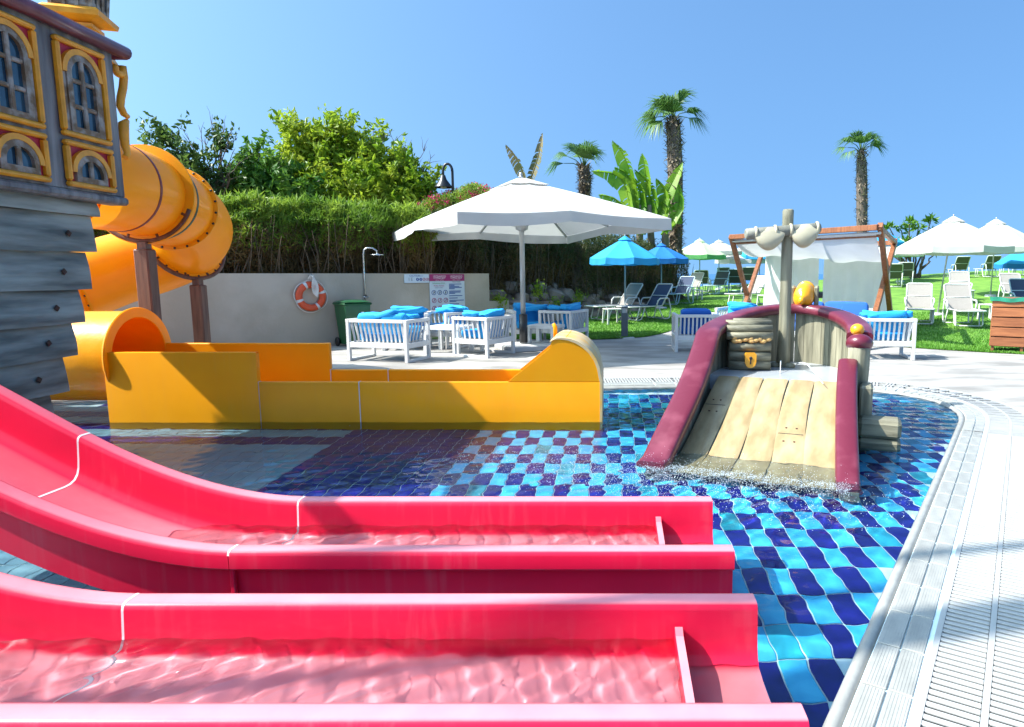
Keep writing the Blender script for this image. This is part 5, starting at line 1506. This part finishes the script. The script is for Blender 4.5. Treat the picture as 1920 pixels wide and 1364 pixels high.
put_text(t1, 'SWIMMING POOL', w * .26, h * .765, .040, 'sign_green'); put_text(t1, 'POOL RULES', w * .26, h * .705, .045, 'sign_red'); put_text(t1, 'SAFETY FIRST', w * .26, h * .655, .034, 'sign_grey')
put_text(t1, 'POOL RULES', w * .76, h * .80, .036, 'sign_black')
for r_ in range(3):
    for c_ in range(3): pict(t1, w * (.11 + .165 * c_), h * (.535 - .20 * r_), w * .062, 'sign_blue' if r_ == 0 else 'sign_red')
zz = .745
rows = (.36, .16, .30, .37, .16, 0, .34, .33, .17, 0, .38, 0, .24, 0, .42, .20, 0, .28, 0, .40, .36, .40, .2)
for L_ in rows:
    if L_: flat(t1, w * .545, w * (.545 + L_), h * zz - .008, h * zz + .008, 'sign_blue', 'print_line')
    zz -= .030
t2, w, h = board(757.5, 803.5, 514.5, 531, 'notice_board', 'small pale blue depth notice left of the tall rules board')
put_text(t2, 'CAUTION', w * .42, h * .80, .055, 'sign_blue'); put_text(t2, 'wet floor', w * .66, h * .80, .03, 'sign_blue')
for k, (mm_, fl_) in enumerate((('sign_blue', True), ('sign_blue', True), ('sign_red', False), ('sign_red', False))): pict(t2, w * (.53 + .135 * k), h * .40, w * .058, mm_, fl_)
put_text(t2, 'I E', w * .25, h * .40, .10, 'sign_grey')
# ---- street lamp behind the hedge
p = D(849, 350, 18.3); sl = thing('street_lamp', 'black swan-neck street lamp rising behind the hedge', 'lamp', (p.x, p.y, 1.2))
zl = D(849, 322, 18.3).z - 1.2
mb = MB(); mb.tube([(0, 0, 0), (0, 0, zl)] + [(-.125 + .125 * math.cos(a), 0, zl + .20 * math.sin(a)) for a in [R(20 * k) for k in range(10)]] + [(-.25, 0, zl - .14)], .035, 10); mb.build('swan_neck', M['lamp_black'], sl)
mb = MB(); mb.lathe([(.03, .02), (.06, 0), (.09, -.10), (.235, -.30), (.24, -.32), (.20, -.31)], 20, (-.25, 0, zl - .10)); mb.build('shade', M['lamp_black'], sl)
mb = MB(); mb.sphere((-.25, 0, zl - .40), .09, 12, 8, (1, 1, .6)); mb.build('bulb_glass', M['lamp_glass'], sl)
# ================================================================== vegetation
def leafmat(name, c0, c1, rough=.45, trans=.35, scale=1.3): return mat(name, c0, rough, second=c1, scale=scale, detail=6, trans=trans, spec=.35, mix2=(.35, .68))
M['oleander'] = leafmat('oleander_leaf', (.10, .21, .018), (.33, .44, .05), trans=.5)
M['dry_leaf'] = leafmat('dry_brown_leaf', (.07, .05, .02), (.24, .16, .055), .7, .3)
M['dark_leaf'] = leafmat('dark_hedge_leaf', (.035, .06, .014), (.12, .14, .035))
M['ficus'] = leafmat('ficus_leaf', (.03, .075, .014), (.12, .20, .035))
M['bright_leaf'] = leafmat('bright_green_leaf', (.13, .27, .013), (.40, .48, .04), trans=.5)
M['mid_leaf'] = leafmat('mid_green_leaf', (.04, .14, .014), (.17, .32, .035))
M['flower'] = leafmat('pink_oleander_flower', (.45, .02, .10), (.62, .07, .18), .6, .3)
M['banana'] = leafmat('banana_leaf', (.10, .28, .018), (.32, .50, .04), .35, .55, .9)
M['dead_banana'] = leafmat('tattered_leaf', (.09, .12, .035), (.26, .20, .09), .6, .3)
M['palm'] = leafmat('palm_blade', (.045, .12, .028), (.15, .27, .06), .4, .4)
M['palm_dry'] = leafmat('dry_palm_fibre', (.12, .09, .06), (.34, .28, .20), .8, .2)
M['bark'] = wood('grey_brown_bark', (.07, .05, .035), (.17, .13, .10), 'Z', 5, .9, .5)
M['twig'] = mat('bare_twig', (.13, .095, .075), .9, var=.25)
M['stem_dark'] = mat('dark_stem', (.10, .07, .042), .9, var=.4, scale=2)
M['stone'] = mat('bank_boulder', (.15, .112, .08), .9, second=(.28, .22, .165), scale=2.5, bump=.6, bscale=9, rand=.2)

def leaves(C, size, aspect, mat_, name, parent, up=.3, droop=0.0, dirs=None, fold=.25):
    """one folded leaf (two triangles) per centre"""
    n = len(C); C = np.asarray(C, np.float64)
    d = rng.normal(size=(n, 3)) if dirs is None else np.asarray(dirs) + .35 * rng.normal(size=(n, 3))
    d[:, 2] += up; d /= np.linalg.norm(d, axis=1)[:, None]
    r = rng.normal(size=(n, 3)); s = np.cross(d, r); s /= np.linalg.norm(s, axis=1)[:, None]
    nn = np.cross(d, s); L = size * rng.uniform(.65, 1.3, n)[:, None]; W = L * aspect
    base = C - d * L * .5; tip = C + d * L * .5 - np.array([0, 0, 1]) * L * droop
    lft = C + s * W * .5 + nn * W * fold; rgt = C - s * W * .5 + nn * W * fold
    V = np.stack([base, lft, tip, rgt], 1).reshape(-1, 3)
    i = np.arange(n) * 4
    F = np.concatenate([np.stack([i, i + 1, i + 2], 1), np.stack([i, i + 2, i + 3], 1)])
    me = np_mesh(name, V, F, mat_)
    o = link_mesh(name, me, parent)
    if parent is not None: me.transform(wm(parent).inverted())
    return o
def ncoef(P, f): return np.array([noise.noise((p[0] * f, p[1] * f, p[2] * f)) for p in P])

# ---- hedges
def hedge_top(s): return np.interp(s, [-1, 2.5, 4.0, 5.5, 7.0, 8.2, WL, WL + 1.5, WL + 3.5, WL + 6, WL + 9, WL + BL], [2.72, 2.70, 2.72, 2.82, 2.84, 2.85, 2.85, 2.85, 2.85, 2.8, 2.6, 2.35])
def hedge(name, label, s0, s1, nleaf, nbrown, nstem, mats, depth=1.5, leafL=.17, asp=.17, greenfrom=.42, front=.25):
    root = thing(name, label, 'hedge', bank_at((s0 + s1) / 2, 1.0, 1.2))
    def sample(n, lo, hi):
        s = rng.uniform(s0, s1, n); h = lo + (hi - lo) * rng.random(n); d = front + depth * rng.random(n) ** 1.8
        P = []
        for a, b, c in zip(s, d, h):
            top = float(hedge_top(a)) + .16 * noise.noise((a * 1.3, 1, 5)) + .10 * noise.noise((a * 4.1, 2, 5))
            bz_ = bank_z(a, b); bulge = .28 * noise.noise((a * 1.1, c * 2.2, 9)) + .12 * noise.noise((a * 3.3, c * 6, 4))
            z = bz_ + (top - bz_) * c
            dd = b + bulge + max(0, (c - .78)) * 1.6 + .15 * (1 - c)
            q = bank_at(a, max(.1, dd), 0); P.append((q.x, q.y, z))
        return np.array(P), h
    P, h = sample(nleaf, greenfrom, 1.02)
    keep = rng.random(len(P)) < np.clip((h - greenfrom) / .22, .12, 1)
    P = P[keep]
    leaves(P, leafL, asp, M[mats[0]], 'foliage', root, up=.9)
    P, h = sample(nbrown, .02, .72)
    leaves(P, leafL * .95, asp * 1.1, M[mats[1]], 'dry_foliage', root, up=.1)
    P, h = sample(nleaf // 6, .55, 1.10)                        # longer young shoots over the clipped face
    leaves(P, leafL * 1.5, asp * .9, M[mats[0]], 'young_shoots', root, up=1.3)
    mb = MB()
    for k in range(nstem):
        a = random.uniform(s0, s1); d = front + random.random() ** 1.6 * depth; b = bank_at(a, d, bank_z(a, d) - .05)
        top = b.z + (float(hedge_top(a)) - b.z) * random.uniform(.35, .85); l = Vector((random.uniform(-.35, .35), random.uniform(-.35, .25), 0))
        e = Vector((b.x, b.y, 0)) + l; r = random.uniform(.006, .016)
        m_ = Vector(((b.x + e.x) / 2 + random.uniform(-.06, .06), (b.y + e.y) / 2, (b.z + top) / 2))
        mb.tube([b, m_, (e.x, e.y, top)], [r, r * .8, r * .4], 4, caps=False, smooth=False)
    tag(mb.build('stems', M['stem_dark'], root, world=True, fix=False), kind='stuff')
    # dense dark heart of twigs
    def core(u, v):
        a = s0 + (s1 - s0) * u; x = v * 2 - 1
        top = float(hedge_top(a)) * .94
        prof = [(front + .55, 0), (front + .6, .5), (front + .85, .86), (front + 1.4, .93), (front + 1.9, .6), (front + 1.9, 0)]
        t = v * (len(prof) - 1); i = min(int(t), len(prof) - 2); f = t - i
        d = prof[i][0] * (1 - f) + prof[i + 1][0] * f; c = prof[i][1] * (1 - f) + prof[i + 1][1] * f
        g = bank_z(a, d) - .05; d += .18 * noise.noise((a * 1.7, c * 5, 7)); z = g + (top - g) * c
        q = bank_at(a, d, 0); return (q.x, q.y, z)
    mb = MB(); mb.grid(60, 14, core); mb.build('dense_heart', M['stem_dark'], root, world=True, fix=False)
    return root
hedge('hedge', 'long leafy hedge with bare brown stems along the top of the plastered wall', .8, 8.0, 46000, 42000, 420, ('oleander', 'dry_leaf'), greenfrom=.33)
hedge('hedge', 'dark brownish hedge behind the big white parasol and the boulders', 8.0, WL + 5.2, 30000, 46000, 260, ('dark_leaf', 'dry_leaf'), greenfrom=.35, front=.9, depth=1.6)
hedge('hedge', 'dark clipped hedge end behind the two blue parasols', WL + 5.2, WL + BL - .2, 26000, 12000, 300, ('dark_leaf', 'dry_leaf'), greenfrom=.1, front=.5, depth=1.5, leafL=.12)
# flowering oleander
fo = thing('flowering_oleander', 'oleander with pink flower heads on top of the hedge below the street lamp', 'shrub', (-4.6, 19, 1.4))
P = []
for k in range(17000):
    px = random.uniform(768, 945); Y = random.uniform(17.8, 20.2); b = D(px, 400, Y)
    top = D(px, float(np.interp(px, [768, 800, 840, 880, 915, 945], [392, 374, 362, 350, 350, 368])), Y).z + .14 * noise.noise((b.x * 2, Y, 0)) + .10 * noise.noise((b.x * 5, Y * 3, 0))
    P.append((b.x, Y, 2.2 + (top - 2.2) * random.random() ** .6))
P = np.array(P); leaves(P, .14, .17, M['oleander'], 'foliage', fo, up=.9)
sel = P[P[:, 2] > 3.05]; cl_ = sel[rng.integers(0, len(sel), 210)]
Fp = np.concatenate([c + rng.normal(size=(13, 3)) * .055 for c in cl_]); leaves(Fp, .065, .8, M['flower'], 'flowers', fo, up=.2)
mb = MB()
for k in range(30):
    b = D(random.uniform(780, 935), 480, 19.0); mb.tube([b, b + Vector((random.uniform(-.3, .3), 0, 1.6))], [.02, .008], 5, caps=False)
tag(mb.build('stems', M['stem_dark'], fo, world=True, fix=False), kind='stuff')

# ---- broadleaf trees
def limb(mb, a, b, r0, r1, n=6, wob=.12):
    pts = []
    for i in range(n + 1):
        t = i / n; p = a.lerp(b, t); w = math.sin(math.pi * t) * wob * (b - a).length * .5
        pts.append(p + Vector((random.uniform(-1, 1) * w, random.uniform(-1, 1) * w, w * .5)))
    mb.tube(pts, [r0 + (r1 - r0) * i / n for i in range(n + 1)], 7, caps=False); return pts
def tree(name, label, base, blobs, nleaf, size, asp, leafm, cat='tree', twigs=0, trunk_r=.10, fill=.55, up=.25):
    root = thing(name, label, cat, base); base = Vector(base)
    mb = MB(); cen = sum((Vector(b[0]) for b in blobs), Vector()) / len(blobs); fork = base.lerp(cen, .45); fork.x = base.x * .7 + cen.x * .3
    limb(mb, base, fork, trunk_r, trunk_r * .7, wob=.06); mb.build('trunk', M['bark'], root, world=True, fix=False)
    mb = MB(); P = []; vol = [b[1] * b[2] for b in blobs]; tot = sum(vol)
    for (c, rx, rz), v in zip(blobs, vol):
        c = Vector(c); limb(mb, fork, c, trunk_r * .5, .012)
        for k in range(5): limb(mb, c - Vector((0, 0, rz * .4)), c + Vector((random.uniform(-rx, rx), random.uniform(-rx, rx), random.uniform(-.2, 1) * rz)) * .9, .014, .004, 4)
        n = int(nleaf * v / tot); q = rng.normal(size=(n, 3)); q /= np.linalg.norm(q, axis=1)[:, None]
        rr_ = rng.random(n) ** fill
        q = q * rr_[:, None] * np.array([rx, rx, rz]); q += np.array(c)
        nz_ = ncoef(q, 2.3 / max(.5, rx)); nz2 = ncoef(q, 5.5)
        q = q[(nz_ + .6 * nz2) > -.10]; P.append(q)
        for k in range(int(3 + 5 * rx)):                       # leafy shoots breaking the outline
            a_ = random.uniform(0, 6.28); e0 = c + Vector((math.cos(a_) * rx * .7, math.sin(a_) * rx * .7, rz * random.uniform(.3, .8)))
            e1 = e0 + Vector((math.cos(a_) * .25, math.sin(a_) * .25, random.uniform(.2, .5))); m_ = 28
            t_ = rng.random(m_)[:, None]; P.append(np.array(e0)[None] * (1 - t_) + np.array(e1)[None] * t_ + rng.normal(size=(m_, 3)) * .07)
    tag(mb.build('limbs', M['bark'], root, world=True, fix=False), kind='stuff')
    leaves(np.concatenate(P), size, asp, leafm, 'crown', root, up=up)
    if twigs:
        mb = MB()
        for px0, py0, px1, py1 in twigs:
            a, b = D(px0, py0, base.y), D(px1, py1, base.y + random.uniform(-.5, .5)); pts = limb(mb, a, b, .022, .004, 7, .10)
            for k in range(5):
                i = random.randint(2, 6); e = pts[i] + (b - a) * random.uniform(.08, .22) + Vector((random.uniform(-.3, .3), random.uniform(-.2, .2), random.uniform(0, .2))); limb(mb, pts[i], e, .008, .0025, 3)
        tag(mb.build('bare_twigs', M['twig'], root, world=True, fix=False), kind='stuff')
    return root
def bl(px, py, Y, rx, rz): return (D(px, py, Y), rx, rz)
tree('ficus_tree', 'dark sparse tree with bare twigs behind the yellow tube', D(425, 420, 17.5), [bl(330, 330, 17.5, .55, .45), bl(318, 262, 17.5, .28, .28), bl(345, 290, 17.5, .42, .4), bl(375, 315, 17.5, .5, .45), bl(360, 350, 17.2, .7, .5), bl(300, 300, 17.6, .5, .4), bl(410, 345, 17.5, .42, .38), bl(415, 270, 17.6, .28, .25)], 2600, .15, .5, M['ficus'],
     twigs=((405, 360, 398, 215), (410, 360, 420, 235), (400, 355, 372, 235), (395, 360, 350, 250), (412, 365, 440, 280), (415, 370, 450, 300), (405, 355, 436, 240), (400, 365, 385, 260), (418, 352, 445, 330), (395, 350, 360, 300)))
tree('broadleaf_tree', 'dense dark green tree left of the bright green one behind the hedge', D(490, 420, 18.5), [bl(480, 335, 18.5, .75, .6), bl(468, 300, 18.5, .35, .35), bl(515, 340, 18.5, .7, .6), bl(450, 365, 18.3, .6, .5), bl(500, 375, 18.3, 1.0, .6), bl(545, 375, 18.3, .9, .6)], 10000, .19, .42, M['mid_leaf'], twigs=((478, 330, 488, 272), (540, 350, 520, 300)))
tree('broadleaf_tree', 'tall bright yellow-green tree standing behind the long hedge', D(660, 420, 19.5), [bl(548, 252, 19.5, .32, .32), bl(560, 285, 19.5, .48, .5), bl(580, 305, 19.5, .55, .55), bl(545, 320, 19.5, .5, .5), bl(595, 262, 19.5, .45, .4), bl(635, 250, 19.5, .38, .42), bl(622, 290, 19.5, .6, .6), bl(660, 275, 19.5, .42, .5), bl(650, 320, 19.5, .8, .6), bl(690, 285, 19.5, .4, .5), bl(700, 325, 19.5, .65, .6), bl(735, 315, 19.5, .45, .5), bl(765, 330, 19.5, .5, .5), bl(600, 345, 19.3, .9, .6), bl(720, 355, 19.3, .9, .55), bl(785, 355, 19.3, .55, .5), bl(560, 360, 19.3, .7, .5), bl(660, 360, 19.2, 1.0, .5), bl(690, 375, 19.2, 1.0, .45), bl(620, 375, 19.2, 1.0, .45), bl(750, 378, 19.2, .8, .4)], 24000, .20, .40, M['bright_leaf'], twigs=((690, 340, 700, 245), (720, 340, 745, 255), (735, 350, 772, 262), (755, 350, 800, 275), (640, 300, 655, 240), (770, 350, 815, 290), (700, 330, 720, 250), (610, 350, 680, 280)))

# ---- boulders of the rock bank: one dry wall, each stone a piece
rk = thing('rock_bank', 'bank of rough brown boulders at the foot of the dark hedge', 'rock bank', bank_at(WL + 2, .5, 0))
def stone(c, r):
    bm = bmesh.new(); bmesh.ops.create_icosphere(bm, subdivisions=2, radius=1)
    sc_ = Vector((random.uniform(.9, 1.5), random.uniform(.8, 1.2), random.uniform(.65, 1.0))) * r; sd = random.uniform(0, 99); rz_ = Matrix.Rotation(random.uniform(0, 6.3), 3, 'Z') @ Matrix.Rotation(random.uniform(-.4, .4), 3, 'X')
    for v in bm.verts:
        p = v.co.copy(); k = 1 + .34 * noise.noise(p * 1.1 + Vector((sd, 0, 0))) + .10 * noise.noise(p * 3 + Vector((0, sd, 0)))
        p = Vector([max(-.78, min(.78, q)) for q in p]) * k * 1.1
        v.co = rz_ @ Vector((p.x * sc_.x, p.y * sc_.y, p.z * sc_.z))
    me = bpy.data.meshes.new('stone'); bm.to_mesh(me); bm.free(); me.materials.append(M['stone'])
    o = link_mesh('stone', me, rk); o.location = wm(rk).inverted() @ Vector(c)
for row in range(4):
    s = WL - .15 + row * .2
    while s < WL + 7.5:
        r = random.uniform(.13, .30); s += r * 1.25; d = .12 + row * .36 + random.uniform(-.1, .1)
        if random.random() < .93: stone(bank_at(s, d, bank_z(s, d) + r * .25 + random.uniform(-.03, .05)), r)
        s += r * 1.1
for px, py in ((932, 568), (940, 575), (1040, 573), (1010, 545), (1085, 560)):
    p = D(px, py, 16.0 + (px - 930) * .022); w_ = thing('weed', {932: 'bright green weed at the left end of the boulders', 940: 'second green weed low at the left end of the boulders', 1040: 'small weed under the boulders behind the umbrella pole', 1010: 'small weed among the upper boulders', 1085: 'small weed right of the umbrella pole among boulders'}[px], 'plant', p)
    leaves(np.array(p) + rng.normal(size=(160, 3)) * np.array([.09, .06, .12]), .09, .4, M['bright_leaf'], 'foliage', w_, up=.8)

# ---- fan palms
def fan(mb, c, d, L, nb=30, spread=105, droop=.25, roll=0.0):
    """palmate leaf: blades fanned round the end of the stalk"""
    d = d.normalized(); side = d.cross(Vector((0, 0, 1)))
    if side.length < .1: side = Vector((1, 0, 0))
    side.normalize(); side = Matrix.Rotation(roll, 3, d) @ side; nn = side.cross(d).normalized()
    for i in range(nb):
        a = R(-spread + 2 * spread * i / (nb - 1)) + random.uniform(-.04, .04)
        u = (d * math.cos(a) + side * math.sin(a)); l = L * (.72 + .28 * math.cos(a * .8)) * random.uniform(.85, 1.1); w = side * math.cos(a) - d * math.sin(a)
        b = L * .026
        p1 = c + u * l * .55 + nn * .03 * L; p2 = c + u * l - Vector((0, 0, 1)) * l * droop * random.uniform(.5, 1.6) - nn * .05
        mb.add([c + w * b * .3, c - w * b * .3, p1 - w * b, p1 + w * b, p2], [(0, 1, 2, 3), (3, 2, 4)])
def palm(label, pts, Y, r, fronds, crown, L):
    base = D(pts[0][0], pts[0][1], Y); root = thing('fan_palm', label, 'palm tree', base, 0, 'fan palms')
    P = [D(a, b, Y) for a, b in pts]; P = catmull(P, 6); n = len(P)
    mb = MB(); rad = [r * (.80 + .2 * math.sin(3.0 * i / n)) for i in range(n)]; rad[-2:] = [r * .6, r * .5]
    mb.tube(P, rad, 14); mb.build('trunk', M['bark'], root, world=True, fix=False)
    # old leaf bases, pointing up and out
    mb = MB()
    for i in range(n - 1):
        for t in (0, .33, .66):
            p = P[i].lerp(P[i + 1], t); 
            for k in range(11):
                a = random.uniform(0, 6.28); o = Vector((math.cos(a), math.sin(a), 0)); rr_ = r * .85; w = o.cross(Vector((0, 0, 1))) * r * .20
                b0 = p + o * rr_ * .8 + Vector((0, 0, random.uniform(-.1, .1))); tip = b0 + o * r * random.uniform(.3, 1.0) + Vector((0, 0, r * random.uniform(-.9, .9)))
                mb.add([b0 - w, b0 + w, tip + w * .35, tip - w * .35], [(0, 1, 2, 3)])
    tag(mb.build('leaf_bases', M['palm_dry'], root, world=True, fix=False), kind='stuff')
    top = P[-1]
    for ang_, el, ln_, sprd in fronds:
        # ang_: direction on the picture plane (deg, 0 = right, 90 = up); el: towards (+) or away from the viewer
        d = Vector((math.cos(R(ang_)), -math.sin(R(el)), math.sin(R(ang_)))).normalized(); c = top + d * ln_ * L
        mb = MB(); mid = top + d * ln_ * L * .5 + Vector((0, 0, .06)); mb.tube([top - Vector((0, 0, .1)), mid, c], [.03, .02, .014], 5, caps=False)
        dry = ang_ < -5 or ang_ > 188
        fan(mb, c, (d + Vector((0, 0, -.25))).normalized(), L * random.uniform(.8, 1.0), 30, sprd, .34, random.uniform(-.5, .5))
        mb.build('frond', M['palm'], root, world=True, fix=False)
    mb = MB()
    for k in range(26):
        a = random.uniform(0, 6.28); o = Vector((math.cos(a), math.sin(a), 0)); e = top + o * random.uniform(.2, .5) * L - Vector((0, 0, random.uniform(.0, .6) * L)); mb.tube([top, (top + e) / 2 + Vector((0, 0, .12)), e], [.016, .01, .004], 4, caps=False)
    tag(mb.build('dry_stalks', M['palm_dry'], root, world=True, fix=False), kind='stuff')
palm('tallest fan palm behind the banana plants', [(1267, 480), (1267, 420), (1266, 330), (1264, 270), (1262, 222)], 27, .30, ((100, 10, .35, 75), (118, 30, .45, 70), (82, -10, .45, 60), (68, 20, .6, 45), (135, 0, .5, 70), (160, 25, .55, 80), (175, -10, .7, 80), (20, 20, .55, 60), (5, -15, .6, 60), (100, 60, .25, 80), (195, 20, .5, 60), (90, -60, .3, 80)), None, 1.0)
palm('short fan palm seen above the big white parasol', [(1097, 400), (1096, 360), (1097, 335), (1094, 312)], 31, .28, ((75, 10, .55, 80), (60, 30, .6, 70), (95, -20, .6, 70), (120, 10, .65, 60), (150, 10, .8, 50), (172, 0, .9, 45), (45, 10, .5, 70), (85, 50, .4, 80), (100, -40, .5, 60)), None, 1.0)
palm('fan palm on the right rising above the timber cabana', [(1615, 470), (1616, 420), (1616, 350), (1615, 283)], 34, .27, ((55, 10, .65, 70), (75, 30, .6, 70), (40, -10, .75, 70), (95, 0, .55, 70), (120, 20, .65, 70), (145, 10, .75, 65), (165, -10, .75, 60), (185, 20, .6, 60), (25, 30, .6, 60), (90, -40, .6, 70), (110, 50, .45, 70)), None, .9)

# ---- banana plants
def banana_leaf(root, pts, Y, w, torn=.5, m_='banana', name='leaf'):
    P = catmull([D(a, b, Y + c) for a, b, c in pts], 7); n = len(P)
    mb = MB(); mb.tube(P, [.035 * (1 - .8 * i / n) + .006 for i in range(n)], 5, caps=False)
    rib = mb
    mb = MB()
    for sgn in (-1, 1):
        i = 2.0
        while i < n - 1.3:
            seg = random.uniform(.7, 2.2) if random.random() < torn else random.uniform(2.5, 5); j = min(n - 1.05, i + seg)
            dr = random.uniform(-.1, .5)
            def lp(t, q, dr=dr):
                k = int(t); f = t - k; p = P[k].lerp(P[min(k + 1, n - 1)], f); tg = (P[min(k + 1, n - 1)] - P[max(k - 1, 0)]).normalized()
                sd = tg.cross(Vector((.15, 1, .2))).normalized() * sgn; x = t / (n - 1); ww = w * math.sin(math.pi * min(1, .08 + x * .92)) ** .55
                o = (sd * .86 + Vector((0, -.5 + .3 * sgn, 0))).normalized()
                return p + o * ww * q - Vector((0, 0, 1)) * ww * q * q * (.25 + dr)
            j2 = j - .12 - random.random() * .25 * torn
            mb.add([lp(i, 0), lp(i, .55), lp(i, 1), lp(j2, 0), lp(j2, .55), lp(j2, random.uniform(.85, 1.0))], [(0, 1, 4, 3), (1, 2, 5, 4)], True); i = j
    lf = mb.build(name, M[m_], root, world=True, fix=False); rib.build('midrib', M[m_], lf, world=True, fix=False); return lf
bp_ = D(1215, 470, 26); bn = thing('banana_plant', 'clump of banana plants with torn bright green leaves beside the tallest palm', 'banana plant', bp_)
for px in (1175, 1200, 1222, 1248):
    a, b = D(px, 475, 26), D(px + random.uniform(-6, 6), 385, 26); mb = MB(); mb.tube([a, a.lerp(b, .5), b], [.16, .13, .08], 10); mb.build('stem', M['palm_dry'], bn, world=True)
for pts, w in ((((1195, 420, 0), (1185, 340, 0), (1168, 290, 0), (1148, 264, 0)), .24), (((1208, 410, .3), (1212, 350, 0), (1208, 310, 0), (1204, 288, 0)), .22), (((1185, 410, -.3), (1170, 345, 0), (1145, 325, 0), (1110, 322, 0)), .24), (((1190, 400, .3), (1185, 350, 0), (1172, 325, 0), (1152, 314, 0)), .22), (((1185, 420, 0), (1165, 385, 0), (1145, 370, 0), (1122, 366, 0)), .2), (((1215, 420, 0), (1225, 370, 0), (1215, 345, 0), (1190, 318, 0)), .25), (((1238, 420, 0), (1250, 365, 0), (1262, 340, 0), (1280, 305, 0)), .24), (((1245, 430, -.3), (1268, 400, 0), (1274, 370, 0), (1272, 345, 0)), .22), (((1225, 420, .3), (1240, 385, 0), (1245, 360, 0), (1230, 335, 0)), .24), (((1190, 430, -.4), (1200, 390, 0), (1200, 360, 0), (1185, 330, 0)), .27), (((1240, 440, -.3), (1255, 420, 0), (1268, 405, 0), (1278, 420, 0)), .2), (((1210, 440, -.2), (1185, 410, 0), (1165, 400, 0), (1150, 410, 0)), .2), (((1225, 430, -.2), (1238, 395, 0), (1252, 385, 0), (1262, 395, 0)), .3), (((1205, 440, -.5), (1215, 410, 0), (1222, 390, 0), (1218, 365, 0)), .28)):
    banana_leaf(bn, pts, 26, w * 1.25, .45)
bp_ = D(988, 370, 24); b2 = thing('banana_plant', 'two tattered upright leaves rising behind the top of the big white parasol', 'banana plant', bp_)
mb = MB(); a = D(988, 420, 24); mb.tube([a, D(988, 350, 24)], [.14, .08], 8); mb.build('stem', M['palm_dry'], b2, world=True)
banana_leaf(b2, ((988, 350, 0), (978, 318, 0), (965, 293, 0), (948, 272, 0)), 24, .20, .95, 'dead_banana'); banana_leaf(b2, ((988, 352, 0), (1000, 322, 0), (1010, 290, 0), (1017, 250, 0)), 24, .20, .95, 'dead_banana')

# ---- leafy shrub by the sea
sp0 = on_lawn(1716, 522); fr = thing('frangipani_shrub', 'many-stemmed leafy shrub before the sea, left of the leaning parasol', 'shrub', sp0)
mb = MB(); P = []; dirs = []
for px, py in ((1655, 445), (1668, 428), (1690, 432), (1705, 420), (1722, 428), (1745, 415), (1760, 470), (1680, 460), (1700, 455), (1735, 450), (1720, 465), (1668, 470), (1655, 462), (1750, 440), (1730, 480), (1745, 490), (1695, 480)):
    e = D(px, py, sp0.y + random.uniform(-.6, .6)); limb(mb, sp0 + Vector((random.uniform(-.25, .25), 0, 0)), e, .055, .025, 6, .1)
    if px in (1745, 1730) and py > 470: continue
    for k in range(30):
        d = Vector((random.gauss(0, 1), random.gauss(0, 1), random.gauss(.4, .5))).normalized(); P.append(e + d * .26); dirs.append(d)
tag(mb.build('branches', M['bark'], fr, world=True, fix=False), kind='stuff')
leaves(np.array([tuple(p) for p in P]), .42, .30, M['mid_leaf'], 'foliage', fr, up=0, dirs=[tuple(d) for d in dirs])
# ================================================================== splash and wet details
M['foam'] = mat('white_foam', (.80, .88, .92), .35, var=.05, scale=20, trans=.3)
def drops(name, label, C, rad):
    bm = bmesh.new(); bmesh.ops.create_icosphere(bm, subdivisions=1, radius=1); bv = np.array([v.co for v in bm.verts]); bf = np.array([[v.index for v in f.verts] for f in bm.faces]); bm.free()
    C = np.asarray(C); n = len(C); V = (bv[None] * np.asarray(rad)[:, None, None] + C[:, None]).reshape(-1, 3)
    F = (bf[None] + (np.arange(n) * len(bv))[:, None, None]).reshape(-1, 3)
    me = np_mesh(name, V, F, M['foam'], True); return tag(link_mesh(name, me), label, 'foam', kind='stuff')
bu_ = Vector((math.cos(BA), math.sin(BA), 0)); bv_ = Vector((-math.sin(BA), math.cos(BA), 0))
C = []; rad = []
for k in range(10500):
    if random.random() < .32: u = random.uniform(-.75, .72); v = -.12 - abs(random.gauss(0, .16))
    else: u = random.gauss(-.75, .85); v = random.gauss(-.45, .27)
    p = BO + bu_ * u + bv_ * v
    if p.y < 3.6: continue
    h = abs(random.gauss(0, .008)) if random.random() < .9 else abs(random.gauss(0, .05))
    C.append((p.x, p.y, WATER_Z + .002 + h + float(wave(np.array(p.x), np.array(p.y))))); rad.append(random.uniform(.0008, .0024))
drops('splash_foam', 'white foam and droplets where the boat slide enters the pool', C, rad)
# thin jets running off the platform
M['jet'] = mat('clear_jet', (.85, .9, .93), .1, trans=.4)
for a, b, nm in (((.09, 2.16, PZ + .05), (.42, 1.25, PZ + .005), 'thin water jet arching right from the foot of the boat mast'), ((-.07, 2.17, PZ + .04), (-.02, 1.75, PZ + .004), 'short water jet dribbling left of the boat mast foot')):
    A, Bq = Vector(a), Vector(b); pts = [A.lerp(Bq, k / 8) + Vector((0, 0, .10 * math.sin(math.pi * k / 8) * (1 - k / 12))) for k in range(9)]
    m4 = wm(boat); mb = MB(); mb.tube([m4 @ Vector(B(*p)) for p in pts], [.006 - .0003 * k for k in range(9)], 6)
    tag(mb.build('water_jet', M['jet']), nm, 'water jet')
